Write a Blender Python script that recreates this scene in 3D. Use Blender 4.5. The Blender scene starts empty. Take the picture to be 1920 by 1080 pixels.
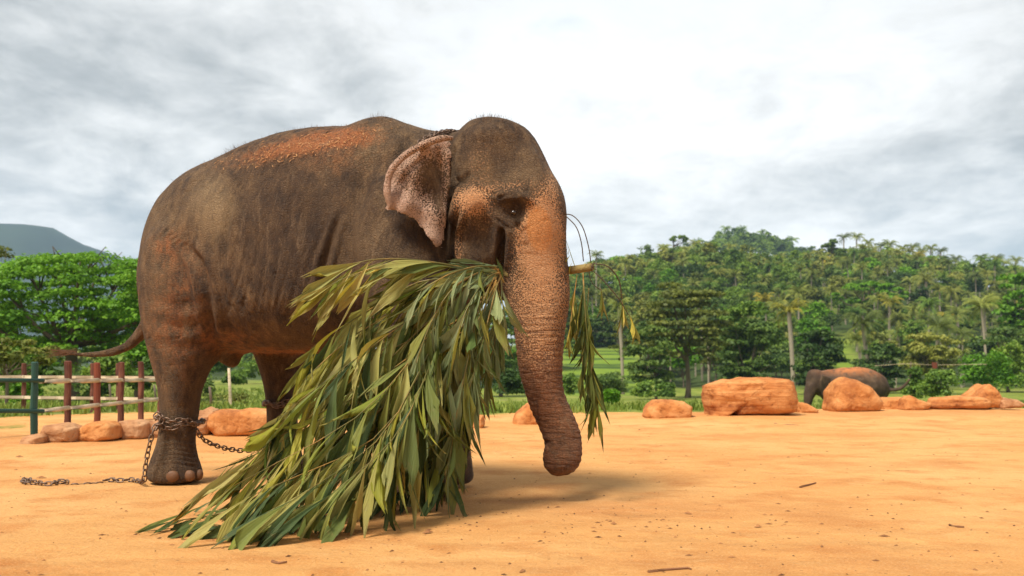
import bpy, math, random
import numpy as np
from mathutils import Vector, Matrix, noise

# ------------------------------------------------------------------ camera
HC = 1.0                      # camera height
F = 1867.0                    # focal length in px of a 1920 wide frame
TILT = math.atan(140 / F)
S = bpy.context.scene
COL = S.collection
cam_d = bpy.data.cameras.new('camera'); cam = bpy.data.objects.new('camera', cam_d); COL.objects.link(cam)
cam_d.sensor_width = 36; cam_d.lens = 36 * F / 1920
cam.location = (0, 0, HC); cam.rotation_euler = (math.pi / 2 + TILT, 0, 0)
cam_d.clip_start = 0.1; cam_d.clip_end = 12000
cam_d.dof.use_dof = True; cam_d.dof.focus_distance = 7.2; cam_d.dof.aperture_fstop = 2.8
S.camera = cam

# ------------------------------------------------------------------ world + sun
SUN_EL, SUN_AZ = 58, 222      # azimuth clockwise from +Y
w = bpy.data.worlds.new('World'); S.world = w; w.use_nodes = True
nt = w.node_tree; nt.nodes.clear()
def wn(t, **k):
    n = nt.nodes.new(t)
    for a, b in k.items(): setattr(n, a, b)
    return n
sky = wn('ShaderNodeTexSky', sky_type='NISHITA', sun_disc=False, sun_elevation=math.radians(SUN_EL), sun_rotation=math.radians(SUN_AZ))
tc = wn('ShaderNodeTexCoord')
sep = wn('ShaderNodeSeparateXYZ'); nt.links.new(tc.outputs['Generated'], sep.inputs[0])
def wmath(op, a, b=None, c=None, clamp=False):
    n = wn('ShaderNodeMath', operation=op, use_clamp=clamp)
    for i, v in enumerate((a, b, c)):
        if v is None: continue
        if hasattr(v, 'links'): nt.links.new(v, n.inputs[i])
        else: n.inputs[i].default_value = v
    return n.outputs[0]
# clouds lie on a layer: direction / (height + offset)
den = wmath('ADD', wmath('MAXIMUM', sep.outputs[2], 0.0), 0.22)
cx = wmath('DIVIDE', sep.outputs[0], den); cy = wmath('DIVIDE', sep.outputs[1], den)
comb = wn('ShaderNodeCombineXYZ'); nt.links.new(cx, comb.inputs[0]); nt.links.new(cy, comb.inputs[1])
def wnoise(scale, detail, rough, off, dist=0.0, sc=(1, 1, 1)):
    m = wn('ShaderNodeMapping'); m.inputs['Location'].default_value = off; m.inputs['Scale'].default_value = sc
    nt.links.new(comb.outputs[0], m.inputs[0])
    n = wn('ShaderNodeTexNoise'); n.inputs['Scale'].default_value = scale; n.inputs['Detail'].default_value = detail
    n.inputs['Roughness'].default_value = rough; n.inputs['Distortion'].default_value = dist
    nt.links.new(m.outputs[0], n.inputs['Vector']); return n.outputs['Fac']
n1 = wnoise(0.9, 6, 0.55, (3.1, 1.2, 0), 0.3, (1, 0.8, 1))
n2 = wnoise(3.2, 7, 0.6, (7.7, 4.0, 0), 0.5, (1, 0.75, 1))
n3 = wnoise(7.5, 6, 0.62, (1.7, 9.0, 0), 0.3, (1, 0.9, 1))
nz = wmath('ADD', wmath('MULTIPLY', n1, 0.46), wmath('ADD', wmath('MULTIPLY', n2, 0.34), wmath('MULTIPLY', n3, 0.20)))
# thin cloud in front of the bright part of the sky (glow in one direction)
gd = Vector((0.10, 1.0, 0.33)).normalized()
dp = wn('ShaderNodeVectorMath', operation='DOT_PRODUCT'); nt.links.new(tc.outputs['Generated'], dp.inputs[0]); dp.inputs[1].default_value = gd
glow = wmath('POWER', wmath('MAXIMUM', dp.outputs['Value'], 0.0), 14.0)
br = wmath('ADD', wmath('MULTIPLY', wmath('SUBTRACT', nz, 0.5), 2.7), wmath('ADD', 0.385, wmath('MULTIPLY', glow, 0.47)))
ramp = wn('ShaderNodeValToRGB'); nt.links.new(br, ramp.inputs[0])
cr = ramp.color_ramp; cr.elements[0].position = 0.0; cr.elements[0].color = (0.25, 0.27, 0.285, 1)
cr.elements[1].position = 1.0; cr.elements[1].color = (0.96, 0.96, 0.95, 1)
e = cr.elements.new(0.33); e.color = (0.40, 0.42, 0.43, 1)
e = cr.elements.new(0.62); e.color = (0.66, 0.67, 0.67, 1)
skyv = wn('ShaderNodeVectorMath', operation='SCALE'); nt.links.new(sky.outputs[0], skyv.inputs[0]); skyv.inputs['Scale'].default_value = 0.12
# gaps with a little blue, mostly low down
gap = wmath('MULTIPLY', wmath('SUBTRACT', 0.62, wmath('MULTIPLY', sep.outputs[2], 3.0)), wmath('SUBTRACT', 1.25, wmath('MULTIPLY', br, 1.9)), clamp=True)
mix = wn('ShaderNodeMix', data_type='RGBA'); nt.links.new(gap, mix.inputs[0])
nt.links.new(ramp.outputs[0], mix.inputs[6]); nt.links.new(skyv.outputs[0], mix.inputs[7])
bg = wn('ShaderNodeBackground'); nt.links.new(mix.outputs[2], bg.inputs[0]); bg.inputs[1].default_value = 1.0
out = wn('ShaderNodeOutputWorld'); nt.links.new(bg.outputs[0], out.inputs[0])

sd = bpy.data.lights.new('sun', 'SUN'); sd.energy = 4.0; sd.angle = math.radians(18); sd.color = (1.0, 0.93, 0.82)
sun = bpy.data.objects.new('sun', sd); COL.objects.link(sun)
el, az = math.radians(SUN_EL), math.radians(SUN_AZ)
to_sun = Vector((math.sin(az) * math.cos(el), math.cos(az) * math.cos(el), math.sin(el)))
sun.rotation_euler = to_sun.to_track_quat('Z', 'Y').to_euler(); sun.location = to_sun * 30
S.view_settings.view_transform = 'Standard'; S.view_settings.look = 'None'
S.view_settings.exposure = 0.50; S.view_settings.gamma = 1; S.view_settings.use_curve_mapping = False
S.cycles.max_bounces = 6; S.cycles.transparent_max_bounces = 8; S.cycles.volume_bounces = 1

# ------------------------------------------------------------------ helpers
CT, ST = math.cos(TILT), math.sin(TILT)
def P(px, py, D):
    """world point seen at pixel (px,py) of the 1920x1080 photograph at distance D along +Y"""
    xc, yc = (px - 960) / F, (540 - py) / F
    dy, dz = CT - yc * ST, ST + yc * CT
    s = D / dy
    return np.array((xc * s, D, HC + dz * s))
def PG(px, py, z=0.0):
    xc, yc = (px - 960) / F, (540 - py) / F
    dy, dz = CT - yc * ST, ST + yc * CT
    s = (z - HC) / dz
    return np.array((xc * s, dy * s, z))
def proj(V):
    V = np.asarray(V); z = V[:, 2] - HC
    c = V[:, 1] * CT + z * ST; u = -V[:, 1] * ST + z * CT
    return 960 + F * V[:, 0] / c, 540 - F * u / c
def sstep(a, b, x):
    t = np.clip((x - a) / (b - a), 0, 1); return t * t * (3 - 2 * t)

def tag(o, label=None, cat=None, group=None, kind=None):
    if label: o['label'] = label
    if cat: o['category'] = cat
    if group: o['group'] = group
    if kind: o['kind'] = kind
    return o
def mesh(name, V, Fc, mats=(), smooth=False, midx=None):
    me = bpy.data.meshes.new(name)
    V = np.asarray(V, dtype=np.float32)
    if isinstance(Fc, np.ndarray):
        n, k = Fc.shape
        me.vertices.add(len(V)); me.vertices.foreach_set('co', V.ravel())
        me.loops.add(n * k); me.loops.foreach_set('vertex_index', Fc.astype(np.int32).ravel())
        me.polygons.add(n); me.polygons.foreach_set('loop_start', np.arange(0, n * k, k, dtype=np.int32))
        me.update(calc_edges=True)
    else:
        me.from_pydata(V.tolist(), [], [list(map(int, f)) for f in Fc])
    if smooth: me.polygons.foreach_set('use_smooth', [True] * len(me.polygons))
    for m in (mats if isinstance(mats, (list, tuple)) else [mats]): me.materials.append(m)
    if midx is not None: me.polygons.foreach_set('material_index', np.asarray(midx, dtype=np.int32))
    me.update()
    return me
def link(name, me, parent=None, loc=None):
    o = bpy.data.objects.new(name, me); COL.objects.link(o)
    if parent: o.parent = parent
    if loc is not None: o.location = loc
    return o
def empty(name, loc):
    o = bpy.data.objects.new(name, None); COL.objects.link(o); o.location = Vector(loc); o.empty_display_size = 0.2
    return o
class G:
    """geometry collector"""
    def __init__(s): s.V = []; s.F = []; s.n = 0; s.M = []
    def add(s, V, Fc, m=0):
        V = np.asarray(V, dtype=float)
        s.V.append(V)
        for f in Fc: s.F.append([i + s.n for i in f]); s.M.append(m)
        s.n += len(V)
    def verts(s): return np.concatenate(s.V)
def loft(rings):
    """closed tube through rings (all of n points), capped with fans"""
    n = len(rings[0]); V = [np.asarray(r) for r in rings]; Fc = []
    for i in range(len(rings) - 1):
        for j in range(n):
            k = (j + 1) % n
            Fc.append([i * n + j, i * n + k, (i + 1) * n + k, (i + 1) * n + j])
    V = np.concatenate(V); a = len(V)
    V = np.concatenate([V, [V[:n].mean(0)], [V[-n:].mean(0)]])
    for j in range(n):
        k = (j + 1) % n
        Fc.append([k, j, a]); Fc.append([(len(rings) - 1) * n + j, (len(rings) - 1) * n + k, a + 1])
    return V, Fc
def ellipsoid(c, u, v, t, n=20, m=12):
    c, u, v, t = map(np.asarray, (c, u, v, t)); rings = []
    for i in range(1, m):
        a = math.pi * i / m
        rings.append([c + t * math.cos(a) + (u * math.cos(b) + v * math.sin(b)) * math.sin(a) for b in np.linspace(0, 2 * math.pi, n, endpoint=False)])
    return loft(rings)
def frame(t, up=(0, 0, 1)):
    t = Vector(t).normalized(); up = Vector(up)
    if abs(t.dot(up)) > 0.98: up = Vector((0, 1, 0))
    s = t.cross(up).normalized(); return t, s, s.cross(t).normalized()
def tube(pts, radii, n=8, squash=1.0):
    pts = [Vector(p) for p in pts]; rings = []
    prev = None
    for i, p in enumerate(pts):
        t = (pts[min(i + 1, len(pts) - 1)] - pts[max(i - 1, 0)]).normalized()
        if prev is None: _, s, u = frame(t, (0.3, -0.9, 0.2))
        else:
            s = (prev - t * prev.dot(t)).normalized(); u = t.cross(s)
        prev = s
        r = radii[i] if hasattr(radii, '__len__') else radii
        rings.append([np.array(p + (s * math.cos(a) + u * math.sin(a) * squash) * r) for a in np.linspace(0, 2 * math.pi, n, endpoint=False)])
    return loft(rings)
def spline(pts, n):
    """Catmull-Rom through rows of any width"""
    p = np.asarray(pts, dtype=float)
    p = np.concatenate([[2 * p[0] - p[1]], p, [2 * p[-1] - p[-2]]]); m = len(p) - 3; o = []
    for t in np.linspace(0, m, n):
        i = min(int(t), m - 1); f = t - i; a, b, c, d = p[i:i + 4]
        o.append(0.5 * (2 * b + (c - a) * f + (2 * a - 5 * b + 4 * c - d) * f * f + (3 * b - a - 3 * c + d) * f ** 3))
    return np.array(o)

# ------------------------------------------------------------------ materials
def newmat(name):
    m = bpy.data.materials.new(name); m.use_nodes = True; t = m.node_tree; t.nodes.clear(); return m, t
class N:
    """small node writer"""
    def __init__(s, name):
        s.m, s.t = newmat(name)
        s.tc = s.t.nodes.new('ShaderNodeTexCoord')
    def node(s, typ, **k):
        n = s.t.nodes.new(typ)
        for a, b in k.items(): setattr(n, a, b)
        return n
    def put(s, inp, v):
        if v is None: return
        if isinstance(v, bpy.types.NodeSocket): s.t.links.new(v, inp)
        else:
            if hasattr(inp.default_value, '__len__') and hasattr(v, '__len__') and len(v) == 3 and len(inp.default_value) == 4: v = (*v, 1)
            inp.default_value = v
    def math(s, op, a, b=None, clamp=False):
        n = s.node('ShaderNodeMath', operation=op, use_clamp=clamp); s.put(n.inputs[0], a); s.put(n.inputs[1], b); return n.outputs[0]
    def mapping(s, scale=(1, 1, 1), loc=(0, 0, 0), vec=None):
        n = s.node('ShaderNodeMapping'); s.put(n.inputs['Vector'], vec or s.tc.outputs['Object'])
        n.inputs['Scale'].default_value = scale; n.inputs['Location'].default_value = loc; return n.outputs[0]
    def noise(s, scale, detail=4, rough=0.55, vec=None, dist=0):
        n = s.node('ShaderNodeTexNoise'); s.put(n.inputs['Vector'], vec or s.tc.outputs['Object'])
        n.inputs['Scale'].default_value = scale; n.inputs['Detail'].default_value = detail; n.inputs['Roughness'].default_value = rough
        n.inputs['Distortion'].default_value = dist; return n.outputs['Fac']
    def voro(s, scale, feature='F1', vec=None, out='Distance', rand=1.0):
        n = s.node('ShaderNodeTexVoronoi', feature=feature); s.put(n.inputs['Vector'], vec or s.tc.outputs['Object'])
        n.inputs['Scale'].default_value = scale; n.inputs['Randomness'].default_value = rand; return n.outputs[out]
    def ramp(s, fac, stops):
        n = s.node('ShaderNodeValToRGB'); s.put(n.inputs[0], fac); c = n.color_ramp
        c.elements[0].position = stops[0][0]; c.elements[0].color = (*stops[0][1], 1)
        c.elements[1].position = stops[-1][0]; c.elements[1].color = (*stops[-1][1], 1)
        for p, q in stops[1:-1]: c.elements.new(p).color = (*q, 1)
        return n.outputs[0]
    def range(s, v, a, b, c=0.0, d=1.0):
        n = s.node('ShaderNodeMapRange'); s.put(n.inputs[0], v)
        for i, x in enumerate((a, b, c, d)): n.inputs[i + 1].default_value = x
        return n.outputs[0]
    def mix(s, f, a, b, blend='MIX'):
        n = s.node('ShaderNodeMix', data_type='RGBA', blend_type=blend); s.put(n.inputs[0], f); s.put(n.inputs[6], a); s.put(n.inputs[7], b); return n.outputs[2]
    def attr(s, name):
        n = s.node('ShaderNodeAttribute'); n.attribute_name = name; q = s.node('ShaderNodeSeparateColor'); s.t.links.new(n.outputs['Color'], q.inputs[0]); return q.outputs
    def bump(s, h, strength, dist, nrm=None):
        n = s.node('ShaderNodeBump'); s.put(n.inputs['Height'], h); n.inputs['Strength'].default_value = strength; n.inputs['Distance'].default_value = dist
        if nrm: s.put(n.inputs['Normal'], nrm)
        return n.outputs[0]
    def out(s, color, rough=0.8, bump=None, spec=0.3, trans=0.0, tcol=None, metal=0.0):
        b = s.node('ShaderNodeBsdfPrincipled'); s.put(b.inputs['Base Color'], color); s.put(b.inputs['Roughness'], rough)
        b.inputs['Specular IOR Level'].default_value = spec; b.inputs['Metallic'].default_value = metal
        if bump: s.put(b.inputs['Normal'], bump)
        o = s.node('ShaderNodeOutputMaterial'); sh = b.outputs[0]
        if trans > 0:
            tr = s.node('ShaderNodeBsdfTranslucent'); s.put(tr.inputs[0], tcol if tcol is not None else color)
            mx = s.node('ShaderNodeMixShader'); mx.inputs[0].default_value = trans
            s.t.links.new(sh, mx.inputs[1]); s.t.links.new(tr.outputs[0], mx.inputs[2]); sh = mx.outputs[0]
        s.t.links.new(sh, o.inputs[0]); return s.m

def mat_foliage(name, dark, mid, light, trans=0.3, nscale=0.6, spread=0.35):
    a = N(name); oi = a.node('ShaderNodeObjectInfo').outputs['Random']
    f = a.math('ADD', a.noise(nscale, 3, 0.6), a.math('MULTIPLY', a.math('SUBTRACT', oi, 0.5), spread))
    f = a.math('ADD', f, a.math('MULTIPLY', a.math('SUBTRACT', a.noise(nscale * 9, 2), 0.5), 0.7))
    f = a.math('ADD', f, a.math('MULTIPLY', a.math('SUBTRACT', a.node('ShaderNodeNewGeometry').outputs['Random Per Island'], 0.5), 0.25))
    c = a.ramp(f, [(0.25, dark), (0.5, mid), (0.78, light)])
    return a.out(c, 0.55, spec=0.25, trans=trans)
M = {}
M['leaf_dark'] = mat_foliage('foliage_dark', (0.034, 0.070, 0.014), (0.073, 0.138, 0.023), (0.156, 0.230, 0.041))
M['leaf_mid'] = mat_foliage('foliage_mid', (0.061, 0.122, 0.019), (0.130, 0.232, 0.029), (0.261, 0.367, 0.047))
M['leaf_olive'] = mat_foliage('foliage_olive', (0.091, 0.114, 0.022), (0.174, 0.205, 0.033), (0.326, 0.332, 0.061))
M['leaf_bright'] = mat_foliage('foliage_bright', (0.056, 0.149, 0.011), (0.121, 0.283, 0.016), (0.211, 0.402, 0.027), trans=0.35)
M['leaf_yellow'] = mat_foliage('foliage_yellow', (0.100, 0.120, 0.020), (0.300, 0.290, 0.035), (0.520, 0.400, 0.050))
M['palm_green'] = mat_foliage('palm_foliage', (0.076, 0.106, 0.023), (0.164, 0.210, 0.038), (0.329, 0.358, 0.071), nscale=0.35)
M['grass'] = mat_foliage('grass_blades', (0.081, 0.116, 0.020), (0.161, 0.231, 0.031), (0.322, 0.370, 0.070), nscale=0.3)
def mat_bark(name, c1, c2, sc=1.0):
    a = N(name); f = a.noise(5 * sc, 5, 0.6, a.mapping((1, 1, 0.25)))
    return a.out(a.mix(f, c1, c2), 0.85, a.bump(f, 0.6, 0.03))
M['bark'] = mat_bark('bark', (0.09, 0.065, 0.045), (0.20, 0.155, 0.11))
M['palm_bark'] = mat_bark('palm_bark', (0.22, 0.18, 0.13), (0.42, 0.36, 0.27))

# sand and grass ground
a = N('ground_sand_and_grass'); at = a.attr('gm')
big = a.noise(0.35, 4, 0.55); med = a.noise(1.7, 6, 0.6); fin = a.noise(19, 8, 0.7); grit = a.noise(70, 4, 0.7)
sand = a.ramp(big, [(0.3, (0.61, 0.27, 0.078)), (0.5, (0.68, 0.34, 0.112)), (0.7, (0.74, 0.40, 0.15))])
sand = a.mix(a.range(med, 0.50, 0.72), sand, (0.52, 0.195, 0.048), 'MIX')
sand = a.mix(a.math('MULTIPLY', a.range(a.noise(0.8, 5, 0.6, a.mapping((1, 1, 1), (5, 2, 0))), 0.52, 0.66), 0.5), sand, (0.50, 0.19, 0.05))
sand = a.mix(a.range(at[2], 0, 1, 0, 1), sand, (0.50, 0.20, 0.06))  # darker orange for the painted ground shadow and the bands by the rocks
sand = a.mix(a.math('MULTIPLY', a.range(fin, 0.44, 0.32), 0.6), sand, (0.46, 0.18, 0.06))
spk = a.math('MULTIPLY', a.range(a.voro(9, vec=a.mapping((1, 1, 1))), 0.10, 0.05), a.range(a.noise(3), 0.5, 0.62))
sand = a.mix(spk, sand, (0.20, 0.08, 0.03))
scf = a.noise(2.6, 8, 0.78, a.mapping((1, 1.6, 1), (9, 3, 0)), 1.2)
sand = a.mix(a.math('MULTIPLY', a.range(scf, 0.46, 0.34), 0.35), sand, (0.52, 0.205, 0.052))
sand = a.mix(a.math('MULTIPLY', a.range(scf, 0.56, 0.68), 0.4), sand, (0.76, 0.47, 0.21))
sand = a.mix(a.math('MULTIPLY', a.range(grit, 0.50, 0.64), 0.45), sand, (0.80, 0.50, 0.23))
gr = a.ramp(a.noise(0.5, 6, 0.65), [(0.3, (0.08, 0.115, 0.016)), (0.5, (0.17, 0.215, 0.030)), (0.7, (0.32, 0.32, 0.07))])
gr = a.mix(a.range(a.noise(0.12, 3), 0.55, 0.7, 0, 0.6), gr, (0.30, 0.27, 0.10))
gmask = a.math('ADD', at[0], a.math('MULTIPLY', a.math('SUBTRACT', a.noise(1.3, 6, 0.7), 0.5), 1.1))
gmask = a.math('MULTIPLY', a.range(gmask, 0.42, 0.62), a.range(at[0], 0.02, 0.15))
gr = a.mix(a.attr('hm')[0], gr, a.mix(a.noise(.2, 4), (0.025, 0.045, 0.012), (0.07, 0.10, 0.025)))
c = a.mix(gmask, sand, gr)
pad = a.mix(a.noise(0.25, 4), (0.10, 0.18, 0.015), (0.21, 0.28, 0.032))
sy_ = a.node('ShaderNodeSeparateXYZ'); a.t.links.new(a.tc.outputs['Object'], sy_.inputs[0])
fr_ = a.math('FRACT', a.math('DIVIDE', a.math('ADD', a.math('SUBTRACT', sy_.outputs[1], 88.0), a.math('MULTIPLY', a.noise(.15, 2), 3.0)), 9.0))
pad = a.mix(a.range(fr_, 0.22, 0.12), pad, (0.05, 0.09, 0.015))
c = a.mix(at[1], c, pad)
hgt = a.math('ADD', a.math('MULTIPLY', fin, 0.5), a.math('MULTIPLY', grit, 0.12))
hgt = a.math('ADD', hgt, a.math('ADD', a.math('MULTIPLY', med, 0.6), a.math('MULTIPLY', scf, 0.65)))
fp = a.voro(1.25, 'SMOOTH_F1', a.mapping((1, 1, 1), (.3, .7, 0))); hgt = a.math('ADD', hgt, a.math('MULTIPLY', a.math('MULTIPLY', a.range(fp, 0.13, 0.22, -1, 0), a.range(fp, 0.30, 0.24, 0.6, 1.0)), 0.55))
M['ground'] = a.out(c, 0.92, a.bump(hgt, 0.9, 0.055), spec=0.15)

a = N('mountain_forest'); M['mountain'] = a.out(a.ramp(a.noise(0.01, 6), [(0.3, (0.012, 0.022, 0.014)), (0.7, (0.03, 0.05, 0.025))]), 0.95)

def mat_rock(name, c1, c2, c3, strat=1.0):
    a = N(name); wv = a.mapping((0.5, 0.5, 5.0 * strat)); s1 = a.noise(1.6, 6, 0.6, wv, 0.4); s2 = a.noise(9, 7, 0.65); s3 = a.noise(2.2, 4)
    c = a.ramp(a.math('ADD', a.math('MULTIPLY', s1, 0.65), a.math('MULTIPLY', s3, 0.35)), [(0.38, c1), (0.48, c2), (0.60, c3)])
    c = a.mix(a.math('MULTIPLY', a.range(s2, 0.52, 0.7), 0.5), c, c3)
    c = a.mix(a.math('MULTIPLY', a.range(s2, 0.45, 0.33), 0.55), c, (c1[0] * 0.5, c1[1] * 0.5, c1[2] * 0.5))
    ck = a.voro(1.6, 'DISTANCE_TO_EDGE', a.mapping((1, 1, 1.6 * strat + .4)), )
    c = a.mix(a.math('MULTIPLY', a.range(ck, 0.02, 0.0), 0.10), c, (c1[0] * 0.3, c1[1] * 0.3, c1[2] * 0.3))
    h = a.math('ADD', a.math('MULTIPLY', s1, 1.0), a.math('ADD', a.math('MULTIPLY', s2, 0.7), a.math('MULTIPLY', a.range(ck, 0, .03), .10)))
    return a.out(c, 0.9, a.bump(h, 0.9, 0.05), spec=0.15)
M['rock'] = mat_rock('orange_sandstone', (0.30, 0.095, 0.030), (0.50, 0.19, 0.058), (0.64, 0.30, 0.11))
M['rock_plain'] = mat_rock('orange_boulder', (0.36, 0.125, 0.040), (0.52, 0.205, 0.062), (0.64, 0.31, 0.12), 0.2)
M['rock_brown'] = mat_rock('brown_boulder', (0.28, 0.12, 0.055), (0.42, 0.20, 0.09), (0.58, 0.34, 0.18), 0.3)

# ------------------------------------------------------------------ terrain
RX = np.array([700, 980, 1060, 1130, 1200, 1260, 1330, 1400, 1470, 1530, 1600, 1660, 1720, 1800, 1920, 2400.])
RY = np.array([640, 600, 520, 492, 474, 458, 456, 460, 470, 468, 462, 466, 478, 494, 494, 520.])
RZ = 1 + (680 - RY) / F * 330 - 8.0
FX = np.array([900, 1150, 1230, 1290, 1350, 1400, 1460, 1530, 1620, 1750, 1920, 2400.])
FZ = np.array([0, 16, 46, 65, 73, 75, 71, 61, 43, 28, 15, 0.])
def gz(x, y):
    x = np.asarray(x, float); y = np.asarray(y, float)
    yy = np.maximum(y, 1e-3); q = 960 + F * x / yy
    right = sstep(500, 900, q)
    z = -(1.0 + 0.9 * right) * sstep(20.5, 42, y)
    # low mound of sand towards the right edge
    z = z + 0.10 * np.exp(-((x - 4.3) / 1.6) ** 2 - ((y - 20.0) / 2.2) ** 2) + 0.06 * sstep(6, 10, x) * np.exp(-((y - 20) / 3.0) ** 2)
    z = z + 0.03 * np.sin(x * 0.9 + 1.0) * np.sin(y * 0.7) * sstep(9.5, 14, y)
    # bank under the rocks on the left
    z = z + 0.03 * np.exp(-((y - 14.6 - 0.25 * (x + 5)) / 0.8) ** 2) * sstep(-2.0, -3.0, x)
    # paddy field terraces
    pf = sstep(930, 1060, q) * (1 - sstep(1175, 1330, q))
    tz = np.floor(np.clip((y - 88) / 9.0, 0, 8)) * 0.62
    z = z + tz * sstep(.3, .9, pf) * (1 - sstep(200, 330, y))
    st = 108 + 50 * pf
    up = sstep(0, 1, (y - st) / (330 - st)) ** 1.0
    zr = np.interp(q, RX, RZ)
    hill = zr * up * (1 - 0.55 * sstep(335, 470, y)) + 1.5 * np.sin(x * 0.06) * up
    far = np.interp(q, FX, FZ) * sstep(430, 650, y) * (1 - sstep(660, 1200, y))
    z = z + np.where(y > 60, np.maximum(hill, far), 0) * (y > 60)
    return z
def spaced(n, r, k): u = np.linspace(-1, 1, n); return r * np.sinh(k * u) / np.sinh(k)
gx = spaced(460, 2900, 7.7); gy = spaced(520, 2900, 7.5)
GX, GY = np.meshgrid(gx, gy); GZ = gz(GX, GY)
V = np.stack([GX.ravel(), GY.ravel(), GZ.ravel()], 1)
ny, nx = GX.shape; I = np.arange(ny * nx).reshape(ny, nx)
Fq = np.stack([I[:-1, :-1].ravel(), I[:-1, 1:].ravel(), I[1:, 1:].ravel(), I[1:, :-1].ravel()], 1)
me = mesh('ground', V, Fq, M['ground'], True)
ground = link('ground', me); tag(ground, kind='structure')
q = 960 + F * V[:, 0] / np.maximum(V[:, 1], 0.01)
edge = np.interp(q, [-200, 0, 100, 300, 380, 500, 860, 930, 1000, 1200, 1330, 1500, 1700, 1920, 2400], [17.5, 18, 19.5, 19.5, 16.5, 17, 18.5, 19, 19.3, 19.5, 19, 21, 21.5, 21.6, 21])
gm = sstep(-1.2, 1.6, V[:, 1] - edge) * (V[:, 1] > 2)
gm = np.maximum(gm, 0.55 * np.exp(-((q - 40) / 70) ** 2 - ((V[:, 1] - 15.6) / 1.2) ** 2))
gm = gm - 0.6 * np.exp(-((q - 330) / 260) ** 2 - ((V[:, 1] - 24) / 3.0) ** 2)
pd = sstep(1030, 1070, q) * (1 - sstep(1180, 1210, q)) * sstep(84, 92, V[:, 1]) * (1 - sstep(158, 172, V[:, 1]))
pd = np.maximum(pd, 0.8 * sstep(1540, 1556, q) * (1 - sstep(1592, 1605, q)) * sstep(100, 120, V[:, 1]) * (1 - sstep(160, 190, V[:, 1])))
pd = np.maximum(pd, 0.35 * sstep(1600, 1700, q) * sstep(21.5, 23, V[:, 1]) * (1 - sstep(40, 60, V[:, 1])))
shadow_soil_ = 0.55 * np.exp(-((V[:, 0] - .75) / .9) ** 2 - ((V[:, 1] - 7.0) / .55) ** 2) + 0.9 * np.exp(-((V[:, 1] - 19.2) / 1.0) ** 2) * sstep(2, 3.5, V[:, 0]) * 0.6 + 0.5 * np.exp(-((V[:, 1] - 12.6) / .8) ** 2) * sstep(-2.5, -3.5, V[:, 0])  # painted soft shadow right of the fronds, plus darker orange bands by the rocks
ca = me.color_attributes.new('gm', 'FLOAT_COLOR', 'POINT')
ca.data.foreach_set('color', np.stack([np.clip(gm, 0, 1), pd, np.clip(shadow_soil_, 0, 1), np.ones(len(V))], 1).astype(np.float32).ravel())

ca = me.color_attributes.new('hm', 'FLOAT_COLOR', 'POINT')
wd_ = sstep(108, 120, V[:, 1]) * (1 - np.clip(pd * 3, 0, 1)); wd_ = wd_ * (1 - .9 * np.exp(-((q - 1545) / 26) ** 2 - ((V[:, 1] - 222) / 16) ** 2))
ca.data.foreach_set('color', np.stack([wd_, wd_, wd_, np.ones(len(V))], 1).astype(np.float32).ravel())

# far mountain, left
def mtn():
    nx_, ny_ = 70, 30; xs = np.linspace(-2600, -500, nx_); ys = np.linspace(1500, 2700, ny_)
    X, Y = np.meshgrid(xs, ys)
    px = 960 + F * X / 2000
    ridge = np.interp(px, [-1400, -300, -60, 20, 100, 140, 205, 300, 420], [150, 285, 292, 290, 286, 262, 236, 150, 40])
    Z = ridge * np.exp(-np.abs((Y - 2000) / 330) ** 1.6) * (1 + 0.05 * np.sin(Y * 0.011 + X * 0.006)) - 5
    for i in range(ny_):
        for j in range(nx_): Z[i, j] += 12 * noise.noise(Vector((X[i, j] * .006, Y[i, j] * .006, 1))) * (Z[i, j] > 30)
    V = np.stack([X.ravel(), Y.ravel(), Z.ravel()], 1); I = np.arange(nx_ * ny_).reshape(ny_, nx_)
    Fq = np.stack([I[:-1, :-1].ravel(), I[:-1, 1:].ravel(), I[1:, 1:].ravel(), I[1:, :-1].ravel()], 1)
    o = link('mountain', mesh('mountain', V, Fq, M['mountain'], True)); tag(o, kind='structure')
mtn()

# ------------------------------------------------------------------ elephant
def remeshed(V, Fc, voxel):
    me = bpy.data.meshes.new('tmp'); me.from_pydata(np.asarray(V).tolist(), [], [list(f) for f in Fc]); me.update()
    import bmesh
    bm = bmesh.new(); bm.from_mesh(me); bmesh.ops.recalc_face_normals(bm, faces=bm.faces); bm.to_mesh(me); bm.free()
    o = bpy.data.objects.new('tmp', me); COL.objects.link(o)
    m = o.modifiers.new('r', 'REMESH'); m.mode = 'VOXEL'; m.voxel_size = voxel; m.adaptivity = 0
    dg = bpy.context.evaluated_depsgraph_get(); dg.update(); e = o.evaluated_get(dg); r = e.to_mesh()
    n = len(r.vertices); v = np.empty(n * 3, np.float32); r.vertices.foreach_get('co', v); v = v.reshape(-1, 3).astype(float)
    k = len(r.polygons); f = np.empty(k * 4, np.int32); r.loops.foreach_get('vertex_index', f); f = f.reshape(-1, 4)
    e.to_mesh_clear(); bpy.data.objects.remove(o); bpy.data.meshes.remove(me)
    return v, f
def lap(v, f, it, fac=0.5, wt=None):
    e = np.concatenate([f[:, [0, 1]], f[:, [1, 2]], f[:, [2, 3]], f[:, [3, 0]]])
    n = len(v); a = np.concatenate([e[:, 0], e[:, 1]]); b = np.concatenate([e[:, 1], e[:, 0]])
    deg = np.maximum(np.bincount(a, minlength=n), 1)[:, None]
    for _ in range(it):
        s = np.stack([np.bincount(a, weights=v[b, i], minlength=n) for i in range(3)], 1) / deg
        d = (s - v) * fac
        v = v + (d if wt is None else d * wt[:, None])
    return v
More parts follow.
